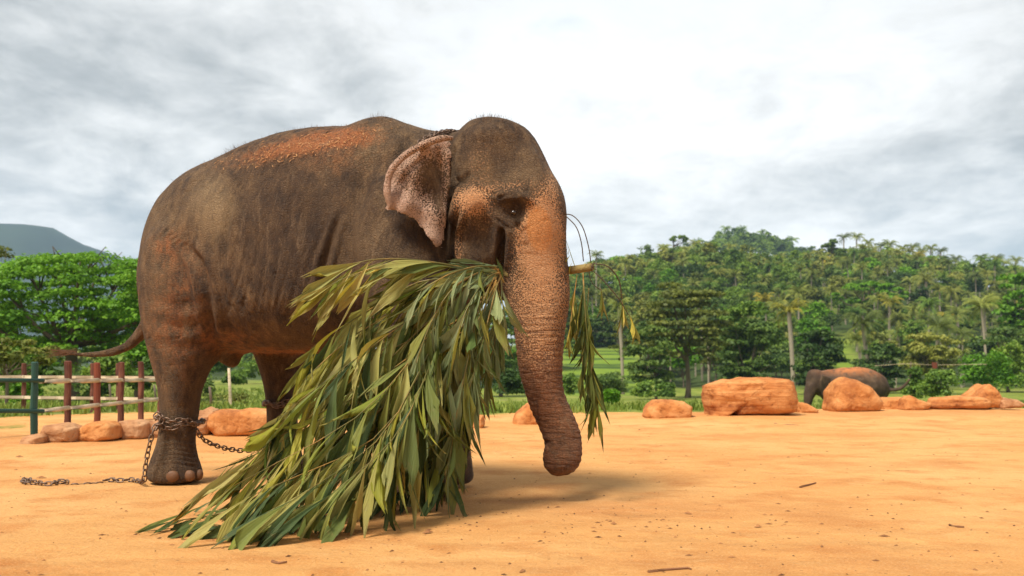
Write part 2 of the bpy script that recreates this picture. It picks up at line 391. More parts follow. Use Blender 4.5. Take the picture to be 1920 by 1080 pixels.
def normals(v, f):
    n = np.cross(v[f[:, 2]] - v[f[:, 0]], v[f[:, 3]] - v[f[:, 1]]); o = np.zeros_like(v)
    for i in range(4):
        for k in range(3): o[:, k] += np.bincount(f[:, i], weights=n[:, k], minlength=len(v))
    return o / np.maximum(np.linalg.norm(o, axis=1, keepdims=True), 1e-9)

AX = np.array([0.916, -0.402, 0]); NX = np.array([-0.402, -0.916, 0])     # along the body, towards the near side
HP = np.array([-2.69, 8.76, 0]); FP = np.array([-0.48, 7.79, 0])          # hind and front leg centres on the ground
def axis_at(px):
    """point of the body axis seen in the column px"""
    k = (px - 960) / F * 1.003
    t = (k * HP[1] - HP[0]) / (AX[0] - k * AX[1]); return HP + AX * t
def body_ring(px, yt, yb, w, n=40, top=1.0, low=0.42):
    c = axis_at(px); zt = P(px, yt, c[1])[2]; zb = P(px, yb, c[1])[2]
    zm = zb + (zt - zb) * low; r = []
    for a in np.linspace(0, 2 * math.pi, n, endpoint=False):
        ca, sa = math.cos(a), math.sin(a)
        if sa >= 0: l = np.sign(ca) * abs(ca) ** 0.92 * w; z = zm + (zt - zm) * sa ** 0.92
        else: l = np.sign(ca) * abs(ca) ** 0.8 * w; z = zm + (zm - zb) * -abs(sa) ** 0.9
        r.append(c + NX * l + np.array((0, 0, z)))
    return r
def leg_rings(rows, hd_scale=1.0, n=24):
    """rows: py, left px, right px, depth D, half depth"""
    r = []
    for py, L, R, D, hd in spline(rows, len(rows) * 3):
        a = P(L, py, D); b = P(R, py, D); c = (a + b) / 2; e = (b[0] - a[0]) / 2
        r.append([c + np.array((e * math.cos(t), hd * math.sin(t), 0)) for t in np.linspace(0, 2 * math.pi, n, endpoint=False)])
    return r
HA = np.array([0.86, -0.51, 0]); HN = np.array([-0.51, -0.86, 0])          # head turned a little to the camera
def head_rings(rows, n=36):
    r = []
    for py, L, R, W, D in spline(rows, len(rows) * 3):
        a = P(L, py, D); b = P(R, py, D); c = (a + b) / 2; e = (b[0] - a[0]) / 2
        ln = math.sqrt(max(e * e - (W * HN[0]) ** 2, (0.25 * e) ** 2)) / HA[0]
        ring = []
        for t in np.linspace(0, 2 * math.pi, n, endpoint=False):
            ct, s = math.cos(t), math.sin(t)
            ring.append(c + HA * ln * np.sign(ct) * abs(ct) ** 0.9 + HN * W * np.sign(s) * abs(s) ** 0.9)
        r.append(ring)
    return r
def px_ell(px, py, D, rx, ry, rd, ang=0.0):
    """ellipsoid given in pixels at distance D; rd in metres"""
    c = P(px, py, D); k = D / F; ca, sa = math.cos(ang), math.sin(ang)
    return ellipsoid(c, np.array((ca, 0, sa)) * rx * k, np.array((0, rd, 0)), np.array((-sa, 0, ca)) * ry * k)

def px_tube(rows, n=16, dens=4):
    """rows: px, py, D, radius px"""
    s = spline(rows, len(rows) * dens); pts = [P(a, b, d) for a, b, d, r in s]; rad = [max(r, .5) * d / F for a, b, d, r in s]
    return tube(pts, rad, n)

def polydist(px, py, line):
    """signed nothing: distance in px to a polyline and the parameter 0..1 along it"""
    d = np.full(len(px), 1e9); u = np.zeros(len(px)); m = len(line) - 1
    for i in range(m):
        ax, ay = line[i]; bx, by = line[i + 1]; vx, vy = bx - ax, by - ay; L = vx * vx + vy * vy + 1e-9
        t = np.clip(((px - ax) * vx + (py - ay) * vy) / L, 0, 1)
        dd = np.hypot(px - ax - t * vx, py - ay - t * vy); k = dd < d
        d[k] = dd[k]; u[k] = (i + t[k]) / m
    return d, u

def sheet(outline, Dfun, thick, rings=9, sub=3):
    """closed slab with the given pixel outline; its distance varies with the position"""
    o = np.array(outline, float); o = np.concatenate([spline(np.concatenate([o, o[:1]]), len(o) * sub)[:-1]])
    c = o.mean(0); n = len(o); V = []; Fc = []
    for side in (-1, 1):
        for k in range(rings + 1):
            s = 1 - k / rings * 0.98
            th = thick * (1 - s ** 6) ** 0.5 if k else 0.15 * thick
            for p in o:
                q = c + (p - c) * s; V.append(P(q[0], q[1], Dfun(q[0], q[1]) + side * th))
    m = (rings + 1) * n
    for h in (0, 1):
        for k in range(rings):
            for j in range(n):
                j2 = (j + 1) % n; f = [h * m + k * n + j, h * m + k * n + j2, h * m + (k + 1) * n + j2, h * m + (k + 1) * n + j]
                Fc.append(f if h == 0 else f[::-1])
        V.append(P(c[0], c[1], Dfun(c[0], c[1]) + (-1, 1)[h] * thick)); a = 2 * m + h
    V2 = []
    for h in (0, 1):
        for j in range(n):
            j2 = (j + 1) % n; f = [h * m + rings * n + j, h * m + rings * n + j2, 2 * m + h]; Fc.append(f if h == 0 else f[::-1])
    for j in range(n):
        j2 = (j + 1) % n; Fc.append([j2, j, m + j, m + j2])
    return np.array(V), Fc

def big_elephant():
    g = G()
    body = [(300, 460, 560, .14), (309, 412, 600, .31), (324, 372, 625, .44), (346, 342, 640, .53), (376, 320, 648, .60), (420, 299, 655, .65), (470, 279, 662, .70),
            (520, 259, 664, .74), (565, 247, 664, .76), (620, 240, 662, .76), (672, 238, 655, .72), (695, 228, 650, .69), (716, 221, 645, .66), (736, 222, 640, .62),
            (765, 233, 625, .56), (800, 243, 605, .50), (835, 248, 585, .43), (875, 250, 560, .36), (910, 262, 520, .28)]
    g.add(*loft([body_ring(*r) for r in spline(body, 60)]))
    # near hind leg
    g.add(*loft(leg_rings([(415, 300, 400, 8.30, .16), (450, 276, 426, 8.30, .24), (500, 263, 434, 8.30, .29), (550, 262, 430, 8.31, .30), (600, 265, 420, 8.33, .29), (650, 275, 410, 8.35, .27), (700, 291, 392, 8.37, .235),
                           (740, 299, 377, 8.38, .20), (780, 301, 371, 8.4, .178), (820, 298, 367, 8.4, .175), (845, 290, 369, 8.4, .19), (870, 281, 375, 8.4, .215), (890, 277, 380, 8.4, .23), (903, 281, 378, 8.4, .225)])))
    # far hind leg, a step forward
    g.add(*loft(leg_rings([(560, 440, 590, 9.0, .22), (620, 462, 586, 9.0, .24), (660, 474, 578, 9.05, .23), (700, 488, 566, 9.08, .2), (740, 497, 560, 9.1, .175), (790, 500, 560, 9.1, .165), (830, 496, 562, 9.1, .18),
                           (860, 489, 568, 9.1, .21), (875, 486, 571, 9.1, .22), (886, 490, 568, 9.1, .215)])))
    # near front leg with the shoulder
    g.add(*loft(leg_rings([(330, 700, 780, 7.50, .12), (400, 672, 815, 7.46, .22), (480, 668, 835, 7.42, .27), (560, 690, 850, 7.42, .27), (640, 712, 855, 7.43, .25), (720, 734, 852, 7.44, .21), (800, 745, 848, 7.44, .185),
                           (850, 745, 846, 7.44, .185), (885, 738, 852, 7.44, .21), (915, 735, 858, 7.44, .225), (930, 740, 855, 7.44, .22)])))
    # far front leg
    g.add(*loft(leg_rings([(480, 760, 890, 8.15, .22), (600, 780, 895, 8.15, .23), (700, 792, 885, 8.15, .19), (800, 797, 880, 8.15, .17), (860, 790, 886, 8.15, .19), (895, 786, 890, 8.15, .21), (907, 790, 886, 8.15, .205)])))
    # head and the upper trunk
    g.add(*loft(head_rings([(222, 898, 932, .08, 7.58), (227, 882, 952, .16, 7.58), (240, 864, 984, .24, 7.58), (260, 852, 1003, .30, 7.57), (290, 842, 1017, .34, 7.56), (320, 838, 1031, .355, 7.55), (350, 838, 1047, .36, 7.54),
                            (380, 840, 1058, .36, 7.53), (410, 850, 1061, .345, 7.52), (440, 872, 1060, .315, 7.5), (470, 905, 1060, .275, 7.48), (500, 930, 1064, .24, 7.46), (530, 940, 1067, .222, 7.45), (560, 948, 1068, .205, 7.44),
                            (600, 961, 1064, .185, 7.43), (650, 968, 1057, .162, 7.42), (700, 974, 1054, .148, 7.41), (725, 980, 1056, .140, 7.41)])))
    g.add(*px_tube([(1013, 690, 7.41, 39), (1018, 725, 7.41, 37.5), (1029, 757, 7.40, 36.5), (1043, 787, 7.39, 36.5), (1053, 815, 7.37, 37), (1057, 835, 7.35, 35), (1055, 853, 7.31, 37), (1048, 861, 7.26, 34), (1040, 860, 7.22, 27), (1033, 850, 7.20, 19), (1031, 838, 7.22, 13), (1032, 828, 7.25, 8)], 24))
    # jaw, cheek, brow, temple ridge, dome
    g.add(*px_ell(893, 470, 7.42, 44, 66, .22, -0.25)); g.add(*px_ell(922, 515, 7.55, 36, 60, .16, -0.15))
    g.add(*px_ell(872, 392, 7.27, 34, 48, .13, 0.1))
    g.add(*px_ell(975, 372, 7.26, 36, 24, .11, -0.35))
    g.add(*px_ell(925, 268, 7.42, 60, 38, .2, 0.0))
    g.add(*px_ell(1010, 400, 7.32, 34, 80, .13, 0.1))
    g.add(*px_ell(1000, 312, 7.38, 20, 46, .16, 0.35))
    # throat
    g.add(*loft([body_ring(px, a, b, wd, low=.5) for px, a, b, wd in spline([(760, 330, 600, .45), (820, 340, 570, .38), (870, 340, 540, .30), (905, 360, 515, .2)], 12)]))
    # sheath under the belly
    g.add(*px_tube([(405, 640, 8.75, 20), (425, 662, 8.72, 24), (438, 680, 8.7, 17), (441, 692, 8.7, 10)], 14))
    g.add(*px_ell(398, 640, 8.5, 34, 40, .22, 0.5))     # flank web between thigh and belly
    v, f = remeshed(g.verts(), g.F, 0.022)
    v = lap(v, f, 7)
    px, py = proj(v)
    wt = 0.15 + 1.0 * np.exp(-((px - 400) / 70) ** 2 - ((py - 520) / 170) ** 2) + np.exp(-((px - 720) / 80) ** 2 - ((py - 430) / 150) ** 2) + 0.9 * np.exp(-((px - 960) / 80) ** 2 - ((py - 330) / 140) ** 2)
    wt += np.exp(-((px - 840) / 60) ** 2 - ((py - 400) / 160) ** 2) + np.exp(-((px - 480) / 60) ** 2 - ((py - 660) / 30) ** 2) + 0.6 * np.exp(-((px - 315) / 60) ** 2 - ((py - 420) / 90) ** 2)
    v = lap(v, f, 26, 0.5, np.clip(wt, 0, 1))
    # second stage: ears and tail join the body
    g = G(); g.add(v, f.tolist())
    ear_o = [(846, 262), (826, 260), (800, 268), (768, 282), (742, 302), (727, 322), (721, 345), (720, 372), (721, 397), (734, 396), (747, 402), (758, 402), (769, 411), (778, 414), (786, 427), (794, 434), (800, 447), (808, 453), (814, 463), (825, 467), (832, 458), (836, 430), (842, 400), (846, 360), (850, 310)]
    def earD(x, y):
        u = np.clip((846 - x) / 125, 0, 1); vv = np.clip((y - 260) / 205, 0, 1)
        return 7.22 - 0.17 * math.sin(u * 2.3) * (0.6 + 0.4 * vv) + 0.05 * vv * (1 - u) + 0.02 * math.sin(x * .09 + y * .03) + 0.012 * math.sin(y * .11 - x * .04)
    g.add(*sheet(ear_o, earD, 0.015))
    g.add(*px_tube([(850, 260, 7.18, 5), (832, 259, 7.12, 7), (806, 266, 7.07, 8), (778, 279, 7.05, 7), (754, 296, 7.04, 8), (735, 317, 7.03, 8.5), (727, 340, 7.04, 8), (726, 362, 7.05, 9), (730, 380, 7.06, 7), (730, 395, 7.07, 5)], 12))
    # far ear, seen only from further round: laid back on the far side of the neck
    c = axis_at(850)
    far = []
    for k in range(2):
        for j in range(16):
            a = 2 * math.pi * j / 16; far.append(c + NX * (-.50 - .04 * k) + AX * (-.28 + .26 * math.cos(a)) + np.array((0, 0, 2.05 + .38 * math.sin(a))))
    g.add(*loft([far[:16], far[16:]]))
    # tail
    g.add(*px_tube([(292, 560, 8.95, 20), (280, 600, 8.98, 16), (262, 628, 9.0, 12.5), (240, 648, 9.0, 9.5), (215, 659, 9.0, 7.5), (185, 664, 9.0, 6.2), (155, 665, 9.0, 5.4), (128, 662, 9.0, 4.8), (112, 659, 9.0, 4)], 10))
    v, f = remeshed(g.verts(), g.F, 0.0135)
    v = lap(v, f, 3)
    n = normals(v, f); px, py = proj(v)
    view = v - np.array((0, 0, HC)); view /= np.linalg.norm(view, axis=1, keepdims=True)
    near = np.clip(-(n * view).sum(1) * 2.5, 0, 1)
    earpoly_c = (785, 360)
    hinge = np.interp(py, [255, 300, 400, 470], [850, 846, 838, 832])
    is_ear = (v[:, 1] < 7.33 - 0.0 * py) & (px < hinge) & (px > 710) & (py > 250) & (py < 475)
    is_ear &= v[:, 1] < np.array([earD(a, b) + 0.075 for a, b in zip(px, py)])
    inside = np.zeros(len(px), bool); q0 = np.array(ear_o, float)
    for i in range(len(q0)):
        (x1, y1), (x2, y2) = q0[i], q0[(i + 1) % len(q0)]
        inside ^= ((y1 > py) != (y2 > py)) & (px < (x2 - x1) * (py - y1) / (y2 - y1 + 1e-9) + x1)
    dE, _ = polydist(px, py, [*ear_o, ear_o[0]]); is_ear &= inside | (dE < 12)
    body_only = near * (~is_ear)
    def brush(x, y, rx, ry, amt, ang=0.0, m=None):
        nonlocal v
        ca, sa = math.cos(ang), math.sin(ang); dx, dy = px - x, py - y
        u, t = dx * ca + dy * sa, -dx * sa + dy * ca
        v = v + n * (amt * np.exp(-(u / rx) ** 2 - (t / ry) ** 2) * (body_only if m is None else m))[:, None]
    def groove(line, wd, dep, m=None, ridge=0.45):
        nonlocal v
        d, u = polydist(px, py, line); fade = np.clip(np.minimum(u, 1 - u) * 6, 0, 1)
        pr = -dep * np.exp(-(d / wd) ** 2) + ridge * dep * np.exp(-((d - 2.1 * wd) / wd) ** 2)
        v = v + n * (pr * fade * (body_only if m is None else m))[:, None]
    # head
    brush(962, 396, 21, 19, -0.055); brush(935, 390, 22, 14, -0.02, .2); brush(985, 372, 16, 7, .03, .6); brush(960, 368, 26, 7, .030, .05)
    brush(950, 300, 44, 40, -0.055, -.4); brush(925, 335, 30, 20, -.02); brush(885, 378, 30, 24, .035); brush(1005, 300, 10, 50, .02, -.25)
    brush(905, 440, 22, 34, -.045); brush(862, 440, 10, 50, .02, -.1); brush(1015, 450, 30, 60, .018); brush(915, 250, 30, 16, .02); brush(975, 262, 22, 24, -.02)
    groove([(938, 425), (940, 450), (938, 480), (936, 510)], 6, .07, ridge=.3)
    groove([(852, 270), (846, 300), (852, 345), (842, 380), (838, 420), (834, 470)], 5, .05)
    groove([(862, 385), (856, 420), (852, 470), (848, 500)], 4, .03); groove([(874, 405), (866, 440), (864, 490)], 3.5, .02)
    groove([(948, 400), (958, 408), (972, 412), (980, 402)], 2.6, .016); groove([(944, 404), (956, 418), (972, 424)], 2.2, .010)
    groove([(948, 380), (960, 376), (974, 382)], 2.4, .014); groove([(968, 412), (972, 420), (966, 426)], 4, .02)
    groove([(890, 350), (915, 362), (935, 366)], 3, .010); groove([(850, 345), (870, 338), (882, 322)], 4, .018)
    groove([(1020, 826), (1032, 834), (1038, 848)], 4, .035, near, .3)
    groove([(930, 372), (950, 366), (976, 368)], 3, .014); groove([(925, 408), (945, 424), (965, 430)], 3, .012); brush(962, 396, 14, 12, -.02)
    # ear: hollow and ripples, fold at the hinge
    em = near * is_ear
    brush(800, 340, 32, 52, -.02, .1, em); brush(770, 360, 12, 50, .012, .3, em); groove([(822, 275), (828, 320), (838, 370)], 6, .022, em)
    groove([(812, 282), (790, 300), (765, 320), (748, 350), (744, 395)], 4, .018, em)
    for k in range(6): groove([(760 + 14 * k, 330 + 6 * k), (768 + 12 * k, 390 + 8 * k), (790 + 8 * k, 430 + 6 * k)], 4, .003, em)
    # body folds
    brush(405, 395, 60, 60, .035); brush(455, 340, 22, 90, -.022, .25); brush(330, 470, 30, 40, -.018); brush(318, 462, 16, 18, .02)
    groove([(440, 352), (433, 400), (424, 450), (420, 500)], 5, .014, ridge=.7)
    groove([(345, 455), (372, 490), (384, 530), (392, 590), (402, 640)], 8, .045, ridge=.6)
    groove([(372, 470), (400, 540), (425, 600), (450, 645)], 9, .016); groove([(395, 500), (430, 570), (470, 640)], 6, .010)
    groove([(640, 395), (624, 440), (606, 500), (600, 560)], 6, .026, ridge=.6); groove([(610, 420), (590, 470), (570, 520)], 5, .008)
    groove([(548, 340), (546, 400), (538, 460)], 7, .010); groove([(700, 290), (680, 340), (670, 400)], 12, .016); brush(735, 250, 20, 40, .02)
    groove([(770, 250), (752, 300), (742, 380)], 8, .016); groove([(800, 255), (790, 275)], 6, .012); brush(820, 252, 22, 12, -.015)
    brush(660, 470, 60, 80, .012); brush(560, 640, 130, 12, -.015); groove([(480, 300), (560, 285), (650, 285)], 14, -.008)
    for k in range(9):      # rib and flank creases
        x0 = 470 + 22 * k; groove([(x0, 430 + 8 * (k % 3)), (x0 - 22, 520), (x0 - 50 + 6 * (k % 4), 600)], 3.2, .0045)
    for k in range(5): groove([(300 + 9 * k, 445 + 5 * k), (318 + 9 * k, 428 + 6 * k)], 2.2, .007)
    # ankle folds and foot
    for k, y0 in enumerate((826, 836, 845, 853, 862, 870)):
        groove([(290 - k, y0 + 6), (325, y0 - 3 + 2 * (k % 2)), (372 + k, y0 + 5)], 2.3, .006, near)
    brush(300, 893, 16, 14, .008, 0, near)
    for y0 in (560, 600, 640): groove([(280, y0), (340, y0 + 14), (400, y0 + 2)], 9, .006)
    # trunk rings
    k = sstep(520, 640, py) * (px > 930) * (py < 905)
    tube_len = np.where(py < 700, py, py - 0.35 * (px - 1014))
    cell = np.array([noise.noise(Vector(p) * 7) for p in v])
    ringw = np.sin(tube_len / 5.6 * 2 * math.pi / 2 + cell * 3.0 + px * .02)
    v = v + n * (k * 0.0022 * np.sign(ringw) * np.abs(ringw) ** 0.6)[:, None]
    # uneven hide
    lump = np.array([noise.noise(Vector(p) * 3.2) * .010 + noise.noise(Vector((p[0] * 9, p[1] * 9, p[2] * 5))) * .0045 for p in v])
    v = v + n * lump[:, None]
    wr = np.array([abs(noise.noise(Vector((p[0] * 6 + p[2] * 2, p[1] * 6, p[2] * 13)))) + .6 * abs(noise.noise(Vector((p[0] * 15, p[1] * 15, p[2] * 9 + 5)))) for p in v])
    v = v - n * (.0075 * np.clip(.16 - wr, 0, 1) / .16)[:, None] * (1 - .6 * is_ear[:, None])
    # pigment masks, with some light and shade painted in ------------------------------------------------
    def blob(x, y, rx, ry, ang=0.0, p=2.0):
        ca, sa = math.cos(ang), math.sin(ang); dx, dy = px - x, py - y
        u, t = (dx * ca + dy * sa) / rx, (-dx * sa + dy * ca) / ry; return np.exp(-(u * u + t * t) ** (p / 2))
    ear = is_ear.astype(float)
    rimd, _ = polydist(px, py, [(846, 262), (806, 270), (754, 299), (737, 318), (729, 345), (730, 395)])
    lowd, _ = polydist(px, py, [(723, 396), (745, 400), (770, 410), (800, 446), (825, 467)])
    R = ear * np.clip(0.42 + 0.38 * np.exp(-(lowd / 50) ** 2) + 0.20 * np.exp(-(rimd / 16) ** 2) - 0.32 * blob(808, 335, 22, 42, .2) - .25 * blob(822, 380, 12, 50) + .1 * blob(825, 300, 14, 20), 0, 1)
    hm = (1 - ear) * (px > 842) * (v[:, 1] < 7.75)
    R = np.maximum(R, hm * np.clip(0.72 * blob(885, 376, 30, 26, -.2) + 0.75 * blob(1012, 440, 46, 75, 0, 4) + .26 * blob(960, 348, 50, 14, -.15) + .38 * blob(1035, 350, 22, 50) + .36 * blob(862, 470, 12, 60)
                                   + .60 * blob(1010, 545, 70, 75) + .40 * blob(1015, 650, 60, 80) + .33 * blob(925, 300, 60, 40) + .2 * blob(905, 410, 36, 50) - 1.5 * blob(960, 396, 20, 22, 0, 3) - .5 * blob(948, 300, 30, 26), 0, 1))
    solid = hm * np.clip(1.15 * blob(1010, 428, 24, 42, -.05, 4) + .25 * blob(1030, 480, 30, 40), 0, 1)
    dust = np.clip(1.0 * blob(565, 272, 120, 17, -.22) + .7 * blob(650, 262, 70, 14) + .40 * blob(310, 460, 28, 30) + .28 * blob(310, 620, 55, 120) + .35 * blob(430, 640, 70, 30) + .6 * blob(560, 660, 130, 7)
                   + .25 * blob(640, 300, 90, 30) + .5 * blob(1035, 800, 70, 130) + .45 * blob(1000, 690, 50, 100) + .25 * blob(350, 560, 50, 120), 0, 1) * (1 - ear)
    ringm = np.clip(k, 0, 1)
    tan = np.clip(1.0 * blob(402, 392, 40, 62, -.15, 3) + .45 * blob(300, 560, 26, 130) + .35 * blob(318, 720, 16, 60) + .5 * blob(690, 290, 26, 40, .4) + .3 * blob(330, 420, 40, 60) + .35 * blob(690, 500, 50, 80) + .3 * blob(960, 330, 120, 30) + .35 * blob(310, 850, 20, 40) + .25 * blob(720, 260, 60, 30), 0, 1)  # tan hide, plus a painted highlight down the near hind leg
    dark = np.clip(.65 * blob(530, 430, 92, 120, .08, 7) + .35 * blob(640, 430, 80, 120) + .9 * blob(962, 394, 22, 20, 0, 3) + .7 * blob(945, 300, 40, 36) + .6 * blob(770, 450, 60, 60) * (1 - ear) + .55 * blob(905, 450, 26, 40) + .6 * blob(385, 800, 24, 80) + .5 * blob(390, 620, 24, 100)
                   + .4 * blob(330, 870, 60, 40) + .35 * blob(640, 600, 120, 60) + .5 * blob(520, 720, 70, 60), 0, 1)  # wet dark flank, plus painted shade in hollows, under the ear, around the legs
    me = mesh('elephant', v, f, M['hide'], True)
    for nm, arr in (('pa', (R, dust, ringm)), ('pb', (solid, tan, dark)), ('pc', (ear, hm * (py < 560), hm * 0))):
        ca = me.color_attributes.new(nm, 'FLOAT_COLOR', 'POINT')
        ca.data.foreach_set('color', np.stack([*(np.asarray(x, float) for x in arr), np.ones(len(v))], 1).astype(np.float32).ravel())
    o = link('elephant', me)
    tag(o, 'large brown elephant with pink speckled ear, eating palm fronds, chained at the ankle', 'elephant')
    # eye
    o_e = link('eye', mesh('eye', *ellipsoid(P(963, 399, 7.135), (.024, 0, 0), (0, .024, 0), (0, 0, .021), 16, 10), M['eye'], True), o)
    # toenails
    def nail(x, y, D, rx, ry, nm='toenail'):
        D += .010
        link(nm, mesh(nm, *px_ell(x, y, D, rx, ry, .030), M['nail'], True), o)
    nail(322, 893, 8.186, 14, 11); nail(355, 892, 8.235, 11, 10.5); nail(374, 890, 8.34, 7, 10); nail(290, 894, 8.25, 8, 9)
    nail(778, 921, 7.235, 14, 12); nail(815, 921, 7.235, 13, 12); nail(843, 919, 7.30, 10, 12)
    nail(505, 878, 8.91, 9, 9); nail(528, 878, 8.905, 9, 9)
    # hair: bristles along the back, the hump and the crown, and the tail tuft
    rng = np.random.default_rng(5); top = (n[:, 2] > .25) & (v[:, 2] > 1.9)
    pw = top * (0.12 + 1.6 * blob(918, 225, 34, 14) + 1.3 * blob(712, 224, 24, 14) + .9 * blob(480, 282, 110, 14) + .5 * blob(590, 245, 80, 12) + .25 * blob(960, 260, 50, 40))
    idx = rng.choice(len(v), 2600, p=pw / pw.sum()); HV = []; HF = []
    for i, q in enumerate(idx):
        p = v[q] - n[q] * .004; L = rng.uniform(.02, .05) * (1.3 if pw[q] > .6 else .8); d = n[q] + rng.normal(0, .45, 3); d /= np.linalg.norm(d)
        s = np.cross(d, rng.normal(0, 1, 3)); s = s / np.linalg.norm(s) * .0011
        HV += [p - s, p + s, p + d * L]; HF.append([3 * i, 3 * i + 1, 3 * i + 2])
    link('hair', mesh('hair', HV, HF, M['hair']), o)['kind'] = 'stuff'
    HV = []; HF = []
    for i in range(90):
        t = rng.uniform(0, 1); b = P(112 + 34 * t, 660 + rng.normal(0, 2.2), 9.0 + rng.normal(0, .02)); d = np.array((-.13 - .05 * rng.random(), rng.normal(0, .03), rng.normal(-.01, .03)))
        s = np.array((0, .0, .0022)); HV += [b - s, b + s, b + d]; HF.append([3 * i, 3 * i + 1, 3 * i + 2])
    link('tail_tuft', mesh('tail_tuft', HV, HF, M['hair']), o)
    # dry grass and soil thrown over the back
    HV = []; HF = []; pw = top * (1.0 * blob(580, 275, 110, 14, -.2) + .5 * blob(520, 300, 60, 10)); idx = rng.choice(len(v), 420, p=pw / pw.sum())
    for i, q in enumerate(idx):
        p = v[q] + n[q] * .006; a = np.cross(n[q], rng.normal(0, 1, 3)); a /= np.linalg.norm(a); b = np.cross(n[q], a); L = rng.uniform(.006, .022); w_ = rng.uniform(.002, .006)
        HV += [p - a * L, p - b * w_ + n[q] * .004, p + a * L, p + b * w_ + n[q] * .004]; HF.append([4 * i, 4 * i + 1, 4 * i + 2, 4 * i + 3])
    x = link('straw', mesh('straw', HV, HF, M['straw']), o); x['kind'] = 'stuff'
    return o, v, f

a = N('elephant_hide'); pa = a.attr('pa'); pb = a.attr('pb'); pc = a.attr('pc')
n1 = a.noise(2.2, 6, 0.62); n2 = a.noise(11, 7, 0.68, a.mapping((1, 1, 0.55))); n3 = a.noise(60, 5, 0.7)
base = a.ramp(n2, [(0.32, (0.030, 0.015, 0.007)), (0.47, (0.095, 0.051, 0.023)), (0.60, (0.18, 0.105, 0.050)), (0.74, (0.32, 0.20, 0.10))])
base = a.mix(a.math('MULTIPLY', a.range(n1, 0.48, 0.66), 0.5), base, (0.19, 0.115, 0.055))
base = a.mix(a.math('MULTIPLY', pb[1], a.range(n2, 0.25, 0.6, 0.45, 1.0)), base, (0.34, 0.23, 0.12))
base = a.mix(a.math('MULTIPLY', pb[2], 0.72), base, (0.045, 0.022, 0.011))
dn = a.math('ADD', a.math('MULTIPLY', a.noise(26, 6, 0.75), 0.55), a.math('MULTIPLY', n2, 0.45))
dm = a.math('MULTIPLY', a.range(pa[1], 0.05, 0.7), a.range(a.math('ADD', dn, a.math('MULTIPLY', pa[1], 0.16)), 0.50, 0.64), clamp=True)
base = a.mix(dm, base, (0.46, 0.155, 0.045))
base = a.mix(a.math('MULTIPLY', pa[1], a.range(n2, 0.35, 0.65, 0.1, 0.45)), base, (0.30, 0.105, 0.04))
base = a.mix(a.math('MULTIPLY', pa[2], a.range(n2, .3, .65, .35, .75)), base, (0.33, 0.145, 0.07))
# pale streaks of dried mud and scratches
sc = a.noise(5, 6, 0.7, a.mapping((1.6, 1.6, 0.35)), 0.8)
base = a.mix(a.math('MULTIPLY', a.range(sc, 0.56, 0.70), 0.5), base, (0.34, 0.22, 0.12))
base = a.mix(a.math('MULTIPLY', a.range(sc, 0.43, 0.34), 0.4), base, (0.05, 0.028, 0.017))
hs = a.noise(1.0, 4, 0.7, a.mapping((60, 60, 16)), 0.5)
base = a.mix(a.math('MULTIPLY', a.range(hs, 0.54, 0.68), 0.2), base, (0.30, 0.19, 0.10))
base = a.mix(a.math('MULTIPLY', a.range(hs, 0.45, 0.34), 0.22), base, (0.035, 0.018, 0.010))
# speckled pink skin: islands of pigment on bare skin
vo = a.voro(82, vec=a.mapping((1, 1, 1)), rand=1.0)
wob = a.math('ADD', vo, a.math('MULTIPLY', a.math('SUBTRACT', a.noise(14, 5, 0.7), 0.5), 0.40))
thr = a.math('SUBTRACT', 0.86, a.math('MULTIPLY', pa[0], 0.80))
speck = a.math('MULTIPLY', a.range(a.math('SUBTRACT', wob, thr), -0.11, 0.09), a.range(pa[0], 0.10, 0.42))
pink = a.mix(pc[0], (0.70, 0.34, 0.15), (0.60, 0.385, 0.285))
pink = a.mix(a.range(a.noise(4, 4), 0.35, 0.65, 0, 0.35), pink, (0.70, 0.42, 0.24))
base = a.mix(speck, base, pink)
sp2 = a.range(a.voro(40), 0.10, 0.15)
base = a.mix(a.math('MULTIPLY', a.range(pb[0], 0.35, 0.7), a.range(sp2, 0, 1, 0.45, 1.0)), base, (0.74, 0.32, 0.11))
zst = a.mapping((7, 7, 52)); ringn = a.noise(1.0, 3, 0.6, zst, 0.6)
crk = a.voro(38, 'DISTANCE_TO_EDGE', a.mapping((1, 1, 1.5)))
crk2 = a.voro(95, 'DISTANCE_TO_EDGE', a.mapping((1, 1, 1.4)))
base = a.mix(a.math('MULTIPLY', a.range(crk, 0.07, 0.0), a.math('SUBTRACT', 0.46, a.math('MULTIPLY', pa[0], 0.40)), clamp=True), base, (0.045, 0.022, 0.013))
base = a.mix(a.math('MULTIPLY', a.range(ringn, 0.46, 0.36), a.math('MULTIPLY', pa[2], 0.6)), base, (0.10, 0.04, 0.02))
h = a.math('ADD', a.math('MULTIPLY', n3, 0.35), a.math('MULTIPLY', n2, 1.0))
h = a.math('ADD', h, a.math('MULTIPLY', a.range(crk, 0, 0.14), 0.30)); h = a.math('ADD', h, a.math('MULTIPLY', a.range(crk2, 0, 0.15), 0.14))
h = a.math('ADD', h, a.math('MULTIPLY', a.math('MULTIPLY', a.range(ringn, 0.35, 0.6), pa[2]), 0.8))
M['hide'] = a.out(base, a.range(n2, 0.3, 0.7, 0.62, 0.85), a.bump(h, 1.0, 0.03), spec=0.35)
a = N('eye_surface'); M['eye'] = a.out((0.02, 0.010, 0.006), 0.12, spec=0.6)
a = N('toenail_horn'); M['nail'] = a.out(a.mix(a.noise(12, 5), (0.09, 0.042, 0.02), (0.20, 0.095, 0.045)), 0.6, a.bump(a.noise(30, 3), 0.5, 0.01))
a = N('hair_strands'); M['hair'] = a.out((0.12, 0.06, 0.03), 0.5)
a = N('straw_and_soil'); M['straw'] = a.out(a.mix(a.noise(9, 2), (0.42, 0.15, 0.05), (0.45, 0.30, 0.14)), 0.8)
ELE, EV, EF = big_elephant()

